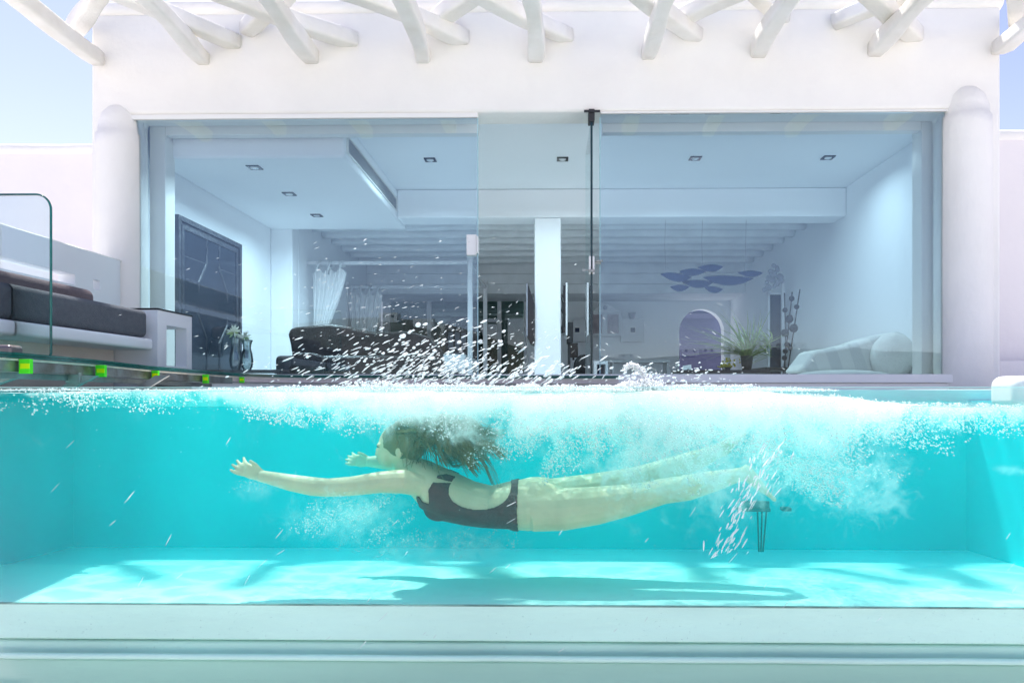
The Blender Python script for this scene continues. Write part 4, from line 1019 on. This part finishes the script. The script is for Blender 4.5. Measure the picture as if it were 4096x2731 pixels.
MB().ball(Q(1521, 1781, -.030), (.009, .011, .007), 12, 8).build('eye', M['eye'], sw, smooth=True)
MB().ball(Q(1521, 1781, .030), (.009, .011, .007), 12, 8).build('eye', M['eye'], sw, smooth=True)
MB().ball(Q(1514, 1830, 0), (.008, .024, .008), 12, 8).build('mouth', M['lip'], sw, smooth=True)
# hair: cap plus long strands swept back by the water
hr = MB(); rnd = random.Random(5)
hr.ball(Q(1618, 1768, 0), (.108, .086, .092), 24, 16, fn=lambda v, d: v*(1 + .06*noise.noise(d*4)))
LK = [(rnd.uniform(-1.0, 1.9), rnd.uniform(-1, 1), Q(rnd.triangular(1720, 2040, 1890), rnd.triangular(1695, 1880, 1775), rnd.uniform(-.18, .18)), rnd.uniform(0, 90), rnd.uniform(0, 90)) for _ in range(70)]
for k in range(1250):
    th = rnd.uniform(-1.0, 1.9); ph = rnd.uniform(-1, 1)
    s0 = Q(1618, 1768, 0) + Vector((math.sin(th)*.095*math.cos(ph*.9), .080*math.sin(ph*1.3), math.cos(th)*.088))
    tgt = Q(rnd.triangular(1700, 2040, 1880), rnd.triangular(1695, 1885, 1770), rnd.uniform(-.18, .18))
    lk = LK[k % 70]
    if rnd.random() < .88:
        th = lk[0] + rnd.gauss(0, .06); ph = lk[1] + rnd.gauss(0, .06)
        s0 = Q(1618, 1768, 0) + Vector((math.sin(th)*.095*math.cos(ph*.9), .080*math.sin(ph*1.3), math.cos(th)*.088))
        tgt = lk[2] + Vector((rnd.gauss(0, .012), rnd.gauss(0, .008), rnd.gauss(0, .008)))
    if rnd.random() < .04: tgt = Q(rnd.uniform(1640, 1800), rnd.uniform(1840, 1890), rnd.uniform(-.12, -.04))
    pth = []; n = 10; s1, s2 = lk[3] + rnd.uniform(0, .12), lk[4] + rnd.uniform(0, .12); bow = .75 + .25*math.sin(lk[3])
    for i in range(n+1):
        u = i/n; p = s0.lerp(tgt, u) + Vector((0, 0, .05*math.sin(u*math.pi)*bow))
        w = .06*u
        p += Vector((noise.noise(Vector((u*3, s1, 0)))*w, noise.noise(Vector((u*3, s1, 5)))*w*1.4, noise.noise(Vector((u*3.4, s2, 9)))*w*2))
        p.z = min(p.z, -.10)
        pth.append(p)
    r0 = rnd.uniform(.0022, .0042)
    hr.tube(pth, [r0*(1 - .75*(i/n)) for i in range(n+1)], 5)
hr.build('hair', M['hair'], sw, smooth=True)

# ------------------------------------------------------------------ dark bar on thin rods standing under water
br = thing('underwater_rail', P(3040, 2190, 3.4), 'dark slim rail on thin rods standing underwater below the swimmer\'s feet', 'rail')
yr = 3.4
boxpx(MB(), 2958, 3084, 2030, 2044, yr, yr + .05).build('rail_bar', M['blackmat'], br, bevel=.004)
boxpx(MB(), 3132, 3168, 2028, 2042, yr, yr + .05).build('rail_bar', M['blackmat'], br, bevel=.004)
boxpx(MB(), 2966, 3078, 2002, 2028, yr + .02, yr + .04).build('rail_plate', M['mframe'], br)
for a, b in ((3030, 3036), (3048, 3044), (3066, 3052)):
    MB().tube([P(a, 2044, yr + .02), P(b, 2206, yr + .02)], .0045, 6).build('rod', M['blackmat'], br)

# ================================================================== FOAM, BUBBLES, SPRAY
import numpy as np
rg = np.random.default_rng(4)
OV = np.array([(1,0,0),(0,1,0),(-1,0,0),(0,-1,0),(0,0,1),(0,0,-1)], float)
OF = np.array([(0,1,4),(1,2,4),(2,3,4),(3,0,4),(1,0,5),(2,1,5),(3,2,5),(0,3,5)])
def specks(name, cen, rad, m, label=None, jit=.35, ax=None, ln=None, smooth=True):
    n = len(cen); v = np.repeat(OV[None], n, 0)*(1 + rg.uniform(-jit, jit, (n, 6, 1)))
    # random rotation
    q = rg.normal(size=(n, 4)); q /= np.linalg.norm(q, axis=1, keepdims=True); w, x, y, z = q.T
    Rm = np.stack([1-2*(y*y+z*z), 2*(x*y-z*w), 2*(x*z+y*w), 2*(x*y+z*w), 1-2*(x*x+z*z), 2*(y*z-x*w), 2*(x*z-y*w), 2*(y*z+x*w), 1-2*(x*x+y*y)], 1).reshape(n, 3, 3)
    v = np.einsum('nij,nkj->nki', Rm, v)*rad[:, None, None] + cen[:, None, :]
    f = (OF[None] + (np.arange(n)*6)[:, None, None]).reshape(-1, 3)
    me = bpy.data.meshes.new(name); me.vertices.add(n*6); me.vertices.foreach_set('co', v.reshape(-1).astype('f4'))
    me.loops.add(len(f)*3); me.loops.foreach_set('vertex_index', f.reshape(-1).astype('i4'))
    me.polygons.add(len(f)); me.polygons.foreach_set('loop_start', np.arange(len(f), dtype='i4')*3)
    me.polygons.foreach_set('use_smooth', np.full(len(f), smooth)); me.update(calc_edges=True); me.materials.append(m)
    o = bpy.data.objects.new(name, me); C.objects.link(o); tag(o, label, kind='stuff'); return o
def clump(p, s, seed): return noise.fractal(Vector((p[0]*s, p[1]*s*.6, p[2]*s + seed)), 1, 2, 4)
# lower edge of the surface foam and its upper edge (photo pixels on the plane y = 3)
LX = [-300, 0, 900, 1100, 1500, 2000, 2600, 3100, 3300, 3700, 4096, 4500]
LY = [1600, 1602, 1606, 1628, 1692, 1706, 1735, 1760, 1712, 1662, 1645, 1645]
UX = [-300, 600, 1500, 3200, 3450, 3900, 4500]; UY = [1566, 1566, 1560, 1562, 1596, 1616, 1618]
YR0 = 2.95
cen, rad = [], []
def put(px_, py_, Y_, r): 
    p = P(px_, py_, YR0); 
    z = p.z
    cen.append((p.x, Y_, z)); rad.append(r)
n_try = 20000
for _ in range(n_try):
    a = rg.uniform(-350, 4500)
    lo_, hi_ = np.interp(a, LX, LY), np.interp(a, UX, UY)
    b = hi_ + (lo_ - hi_ + 46)*rg.random()**1.15
    d = 1.0 if b < lo_ else max(0, 1 - (b - lo_)/46)
    if a < 1000: d *= .42
    p = P(a, b, YR0)
    if clump(p, 7, 0) + .62*d*1.3 - .35 < rg.uniform(-.2, .6): continue
    put(a, b, rg.uniform(2.64, 3.3) if rg.random() < .5 else 2.64 + rg.random()*.1, rg.uniform(.0018, .0050)*(1.5 if rg.random() < .06 else 1))
def blob(cx_, cy_, rx, ry, n_, thr, sc_, y0, y1, r0=.0015, r1=.0045, power=1.0):
    for _ in range(n_):
        t_ = rg.uniform(0, 2*math.pi); q2 = rg.random()**.5; a = cx_ + rx*q2*math.cos(t_); b = cy_ + ry*q2*math.sin(t_)
        p = P(a, b, YR0)
        if clump(p, sc_, cx_*.01) < thr + q2*q2*power*.35: continue
        put(a, b, rg.uniform(y0, y1), rg.uniform(r0, r1))
blob(2250, 1790, 420, 150, 10500, -.05, 9, 2.66, 3.5)
blob(2700, 1810, 420, 140, 9800, -.18, 8, 2.66, 3.4)
blob(3150, 1790, 200, 150, 6300, -.15, 8, 2.66, 3.4)
blob(3310, 1830, 190, 190, 11200, -.22, 8, 2.66, 3.3)
blob(3250, 1960, 60, 60, 1050, -.1, 12, 2.66, 3.1)
blob(3560, 1720, 220, 90, 3500, -.02, 11, 2.66, 3.3)
blob(3880, 1690, 260, 50, 2100, .0, 12, 2.66, 3.3)
blob(3985, 1868, 42, 16, 294, -.3, 12, 2.66, 2.75)
blob(1440, 2050, 230, 110, 4550, .10, 16, 2.66, 3.0, .0012, .0035)
blob(1800, 2160, 330, 60, 1540, .10, 16, 2.66, 3.0, .0010, .0028)
blob(1120, 1925, 120, 40, 630, .0, 16, 2.7, 3.0, .001, .0022)
cen = np.array(cen); rad = np.array(rad)
def foam_cloud():
    """a body of fine air bubbles in the water: density follows a ragged lower edge and turbulence"""
    m = bpy.data.materials.new('bubble_cloud'); m.use_nodes = True; n = m.node_tree; N = n.nodes; L = n.links; N.remove(N['Principled BSDF'])
    tc = N.new('ShaderNodeTexCoord'); sep = N.new('ShaderNodeSeparateXYZ'); L.new(tc.outputs['Object'], sep.inputs[0])
    def math_(op, a, b=None, c=None, clamp=False):
        q = N.new('ShaderNodeMath'); q.operation = op; q.use_clamp = clamp
        for i, v in enumerate((a, b, c)):
            if v is None: continue
            if isinstance(v, (int, float)): q.inputs[i].default_value = v
            else: L.new(v, q.inputs[i])
        return q.outputs[0]
    X0, X1 = -2.9, 2.6
    def ramp(pts, lo, hi):
        t_ = math_('DIVIDE', math_('SUBTRACT', sep.outputs[0], X0), X1 - X0)
        c = N.new('ShaderNodeValToRGB'); c.color_ramp.interpolation = 'B_SPLINE'; e = c.color_ramp.elements
        pts = [((X(a, YR0) - X0)/(X1 - X0), (v - lo)/(hi - lo)) for a, v in pts]
        e[0].position, e[1].position = pts[0][0], pts[-1][0]
        e[0].color = (pts[0][1],)*3 + (1,); e[1].color = (pts[-1][1],)*3 + (1,)
        for p_, v in pts[1:-1]:
            k_ = e.new(p_); k_.color = (v, v, v, 1)
        L.new(t_, c.inputs[0])
        sp_ = N.new('ShaderNodeSeparateColor'); L.new(c.outputs[0], sp_.inputs[0])
        return math_('MULTIPLY_ADD', sp_.outputs[0], hi - lo, lo)
    # depth (m) to which the cloud is thick, and to which wisps reach
    d1 = ramp([(0, .006), (900, .012), (1100, .05), (1500, .13), (2000, .13), (2600, .17), (3000, .20), (3330, .17), (3560, .10), (3900, .075), (4300, .07)], 0, .3)
    d2 = ramp([(0, .05), (900, .06), (1150, .10), (1500, .15), (1760, .17), (2000, .36), (2300, .40), (2500, .50), (2700, .56), (2900, .56), (3060, .54), (3330, .53), (3460, .44), (3560, .22), (3900, .12), (4300, .10)], 0, .6)
    nt = N.new('ShaderNodeTexNoise'); nt.inputs['Scale'].default_value = 8; nt.inputs['Detail'].default_value = 8; nt.inputs['Roughness'].default_value = .68; nt.inputs['Distortion'].default_value = 1.0
    n2 = N.new('ShaderNodeTexNoise'); n2.inputs['Scale'].default_value = 20; n2.inputs['Detail'].default_value = 6; n2.inputs['Roughness'].default_value = .7; n2.inputs['Distortion'].default_value = 1.2; L.new(tc.outputs['Object'], n2.inputs['Vector'])
    mp = N.new('ShaderNodeMapping'); mp.inputs['Scale'].default_value = (1, 1, .8); L.new(tc.outputs['Object'], mp.inputs[0]); L.new(mp.outputs[0], nt.inputs['Vector'])
    nz = math_('MULTIPLY_ADD', nt.outputs[0], 2, -1)          # about -0.5 .. 0.5
    nf = math_('MULTIPLY_ADD', n2.outputs[0], 2, -1.08)
    dep = math_('MULTIPLY', sep.outputs[2], -1)
    a1 = math_('ADD', math_('MULTIPLY', nz, math_('MULTIPLY_ADD', d1, 2.6, .10)), math_('SUBTRACT', d1, dep))        # >0 inside
    a1 = math_('MULTIPLY', a1, 14, None, True)
    a2 = math_('ADD', math_('MULTIPLY', math_('SUBTRACT', d2, dep), 2.6), math_('MULTIPLY_ADD', math_('MULTIPLY_ADD', nf, .35, nz), 3.4, -.62))
    a2 = math_('MULTIPLY', math_('MULTIPLY', a2, .8, None, True), .62)
    # keep wisps under the thick part only where the water is stirred
    dn = math_('MAXIMUM', a1, a2)
    # puffs below the arm and by the right wall
    def puff(px_, py_, rx, rz, k):
        c = P(px_, py_, YR0)
        u = math_('DIVIDE', math_('SUBTRACT', sep.outputs[0], c.x), rx); w = math_('DIVIDE', math_('SUBTRACT', sep.outputs[2], c.z), rz)
        q = math_('ADD', math_('MULTIPLY', u, u), math_('MULTIPLY', w, w))
        return math_('MULTIPLY', math_('MULTIPLY', math_('ADD', math_('MULTIPLY', math_('SUBTRACT', .55, q), .45), math_('ADD', math_('MULTIPLY', nf, 1.6), nz)), 1.6, None, True), k)
    for args in ((1440, 2030, .27, .14, .6), (1800, 2150, .36, .08, .35), (1110, 1925, .12, .05, .25), (3985, 1868, .06, .025, 1.0), (2620, 1850, .44, .16, 1.1), (2880, 1860, .34, .17, 1.3), (3330, 1900, .22, .17, 1.2)):
        dn = math_('MAXIMUM', dn, puff(*args))
    sv = N.new('ShaderNodeVolumeScatter'); sv.inputs['Color'].default_value = (.88, .98, .97, 1); sv.inputs['Anisotropy'].default_value = .35
    L.new(math_('MULTIPLY', dn, 13), sv.inputs['Density']); L.new(sv.outputs[0], N['Material Output'].inputs['Volume'])
    nx, ny = 260, 6; vs = []
    for top in (1, 0):
        for j in range(ny+1):
            for i in range(nx+1):
                x = X0 + (X1-X0)*i/nx; y = YG + .016 + .29*j/ny
                vs.append((x, y, min(surf(x, y), zg - .002) - .003 if top else -.75))
    NN = (nx+1)*(ny+1); J = lambda i, j, b=0: b*NN + j*(nx+1) + i; fs = []
    for j in range(ny):
        for i in range(nx): fs += [(J(i,j), J(i+1,j), J(i+1,j+1), J(i,j+1)), (J(i,j,1), J(i,j+1,1), J(i+1,j+1,1), J(i+1,j,1))]
    for i in range(nx): fs += [(J(i,0), J(i,0,1), J(i+1,0,1), J(i+1,0)), (J(i,ny), J(i+1,ny), J(i+1,ny,1), J(i,ny,1))]
    for j in range(ny): fs += [(J(0,j), J(0,j+1), J(0,j+1,1), J(0,j,1)), (J(nx,j), J(nx,j,1), J(nx,j+1,1), J(nx,j+1))]
    o = MB().add(vs, fs).build('foam_cloud', m)
    tag(o, 'milky cloud of fine air bubbles under the water surface', kind='stuff')
foam_cloud()
ok = cen[:, 2] < np.array([surf(x, y) for x, y in cen[:, :2]]) + .012
specks('foam', cen[ok], rad[ok], M['foam'], 'white bubbles and foam churned up under the water surface')
# foam heap on top of the water
cen, rad = [], []
def heap(px0_, px1_, ybase, amp, n_, Y0, Y1, r0, r1, seed):
    for _ in range(n_):
        a = rg.uniform(px0_, px1_); e = math.sin(math.pi*(a - px0_)/(px1_ - px0_))**.6
        h = amp*e*(.35 + .9*abs(noise.fractal(Vector((a*.006, seed, 0)), 1, 2, 4)))
        b = ybase - h*rg.random()**1.4
        p = P(a, b, YR0); cen.append((p.x, rg.uniform(Y0, Y1), p.z)); rad.append(rg.uniform(r0, r1))
heap(900, 2500, 1562, 50, 9000, 2.66, 3.3, .0018, .0055, 1)
heap(1900, 3250, 1562, 42, 7000, 2.66, 3.3, .0018, .0055, 7)
heap(2430, 2640, 1562, 95, 2600, 2.75, 2.95, .002, .007, 3)
heap(-100, 900, 1562, 12, 1300, 2.66, 3.0, .0015, .004, 4)
for k in range(420):                    # curling tongue of the big splash
    u = rg.random(); a = 2500 + 95*u; b = 1470 - 20*math.sin(u*3) + 75*u*u; p = P(a + rg.normal()*5, b + rg.normal()*5, 2.85)
    cen.append(tuple(p + Vector((0, rg.uniform(-.03, .03), 0)))); rad.append(rg.uniform(.002, .006))
specks('surface_foam', np.array(cen), np.array(rad), M['foam'], 'white foam heaped along the top of the water')

# flying drops, drawn out along their path
def drops(name, items, m, label):
    mb = MB()
    for c, d, L, r in items:
        c = Vector(c); d = Vector(d).normalized(); a = d.cross(Vector((0, 1, 0))).normalized(); b_ = d.cross(a)
        vs = [c - d*L*.5]; n = 6
        for (t_, k) in ((-.36, .62), (-.1, .95), (.2, 1.0), (.40, .62)):
            for q2 in range(n):
                th = 2*math.pi*q2/n; vs.append(c + d*(L*t_) + (a*math.cos(th) + b_*math.sin(th))*r*k)
        vs.append(c + d*L*.5); fs = [(0, 1 + (q2+1) % n, 1 + q2) for q2 in range(n)]
        for i in range(3):
            for q2 in range(n): fs.append((1+i*n+q2, 1+i*n+(q2+1) % n, 1+(i+1)*n+(q2+1) % n, 1+(i+1)*n+q2))
        fs += [(1+3*n+q2, 1+3*n+(q2+1) % n, 1+4*n) for q2 in range(n)]
        mb.add(vs, fs)
    o = mb.build(name, m, smooth=True); tag(o, label, kind='stuff'); return o
it = []
rnd = random.Random(21)
def spray(n_, cx_, cy_, sx_, sy_, ang, l0, l1, w0, w1, Y0=2.9, Y1=3.3, top=900, jit=7):
    k = 0
    while k < n_:
        a, b = rnd.gauss(cx_, sx_), rnd.gauss(cy_, sy_)
        if b > 1556 or b < top: continue
        k += 1
        th = R(ang + rnd.gauss(0, jit)); Y_ = rnd.uniform(Y0, Y1); m_ = Y_/F
        w = rnd.uniform(w0, w1)*rnd.choice((.3, .4, .5, .6, .8)); L = max(rnd.uniform(l0, l1)*rnd.choice((.35, .5, .7, .9)), w*1.3)
        it.append((P(a, b, Y_), (math.cos(th), rnd.uniform(-.3, .3), math.sin(th)), L*m_, w*m_*.5))
spray(300, 1760, 1440, 180, 62, 24, 16, 46, 5, 14)
spray(210, 1620, 1470, 260, 60, 26, 18, 60, 4, 11)
spray(150, 1850, 1500, 330, 35, 32, 22, 65, 5, 14)
spray(30, 1680, 1390, 130, 55, 22, 22, 40, 14, 24)
spray(280, 1500, 1270, 330, 170, 18, 10, 34, 2, 4.5)
spray(80, 2100, 1400, 140, 110, 42, 10, 40, 2, 5)
spray(60, 2120, 1505, 130, 40, 40, 25, 60, 8, 18)
spray(80, 2560, 1500, 60, 25, 20, 10, 35, 6, 15)
spray(70, 2780, 1500, 110, 25, 8, 10, 30, 4, 11)
spray(60, 2600, 1400, 200, 80, -30, 10, 34, 2, 4)
drops('spray', it, M['drop'], 'spray of white water drops flying up from the swimmer\'s stroke')
it = []
for k in range(120):                    # water running off and falling in front of the glass
    u = rnd.random(); a = 3080 - 200*u + rnd.gauss(0, 40); b = 1780 + 470*u + rnd.gauss(0, 20); Y_ = rnd.uniform(2.46, 2.55); m_ = Y_/F
    th = R(62 + rnd.gauss(0, 10)); it.append((P(a, b, Y_), (math.cos(th), 0, math.sin(th)), rnd.uniform(14, 60)*m_, rnd.uniform(2, 7)*m_*.5))
for k in range(45):
    a = rnd.uniform(0, 4096); b = rnd.uniform(1750, 2700); Y_ = rnd.uniform(2.3, 2.55); m_ = Y_/F
    th = R(48 + rnd.gauss(0, 8)); it.append((P(a, b, Y_), (math.cos(th), 0, math.sin(th)), rnd.uniform(20, 60)*m_, rnd.uniform(1.5, 3)*m_*.5))
drops('falling_drops', it, M['drop'], 'water drops falling in front of the pool glass')
# beads of water on the outside of the glass
cen, rad = [], []
for k in range(900):
    a = rg.uniform(-50, 4150); b = 2440 + 150*rg.random()**.8 if rg.random() < .6 else rg.uniform(1700, 2420)
    p = P(a, b, YG - .023); cen.append(tuple(p)); rad.append(rg.uniform(.0006, .0022))
for k in range(0):
    a = rg.normal(1250, 260); b = rg.normal(2600, 14); p = P(a, b, YG - .026); cen.append(tuple(p)); rad.append(rg.uniform(.001, .004))
specks('water_beads', np.array(cen), np.array(rad), glassy('bead', (.97, 1, 1), .12), 'small beads of water on the outside of the pool glass')
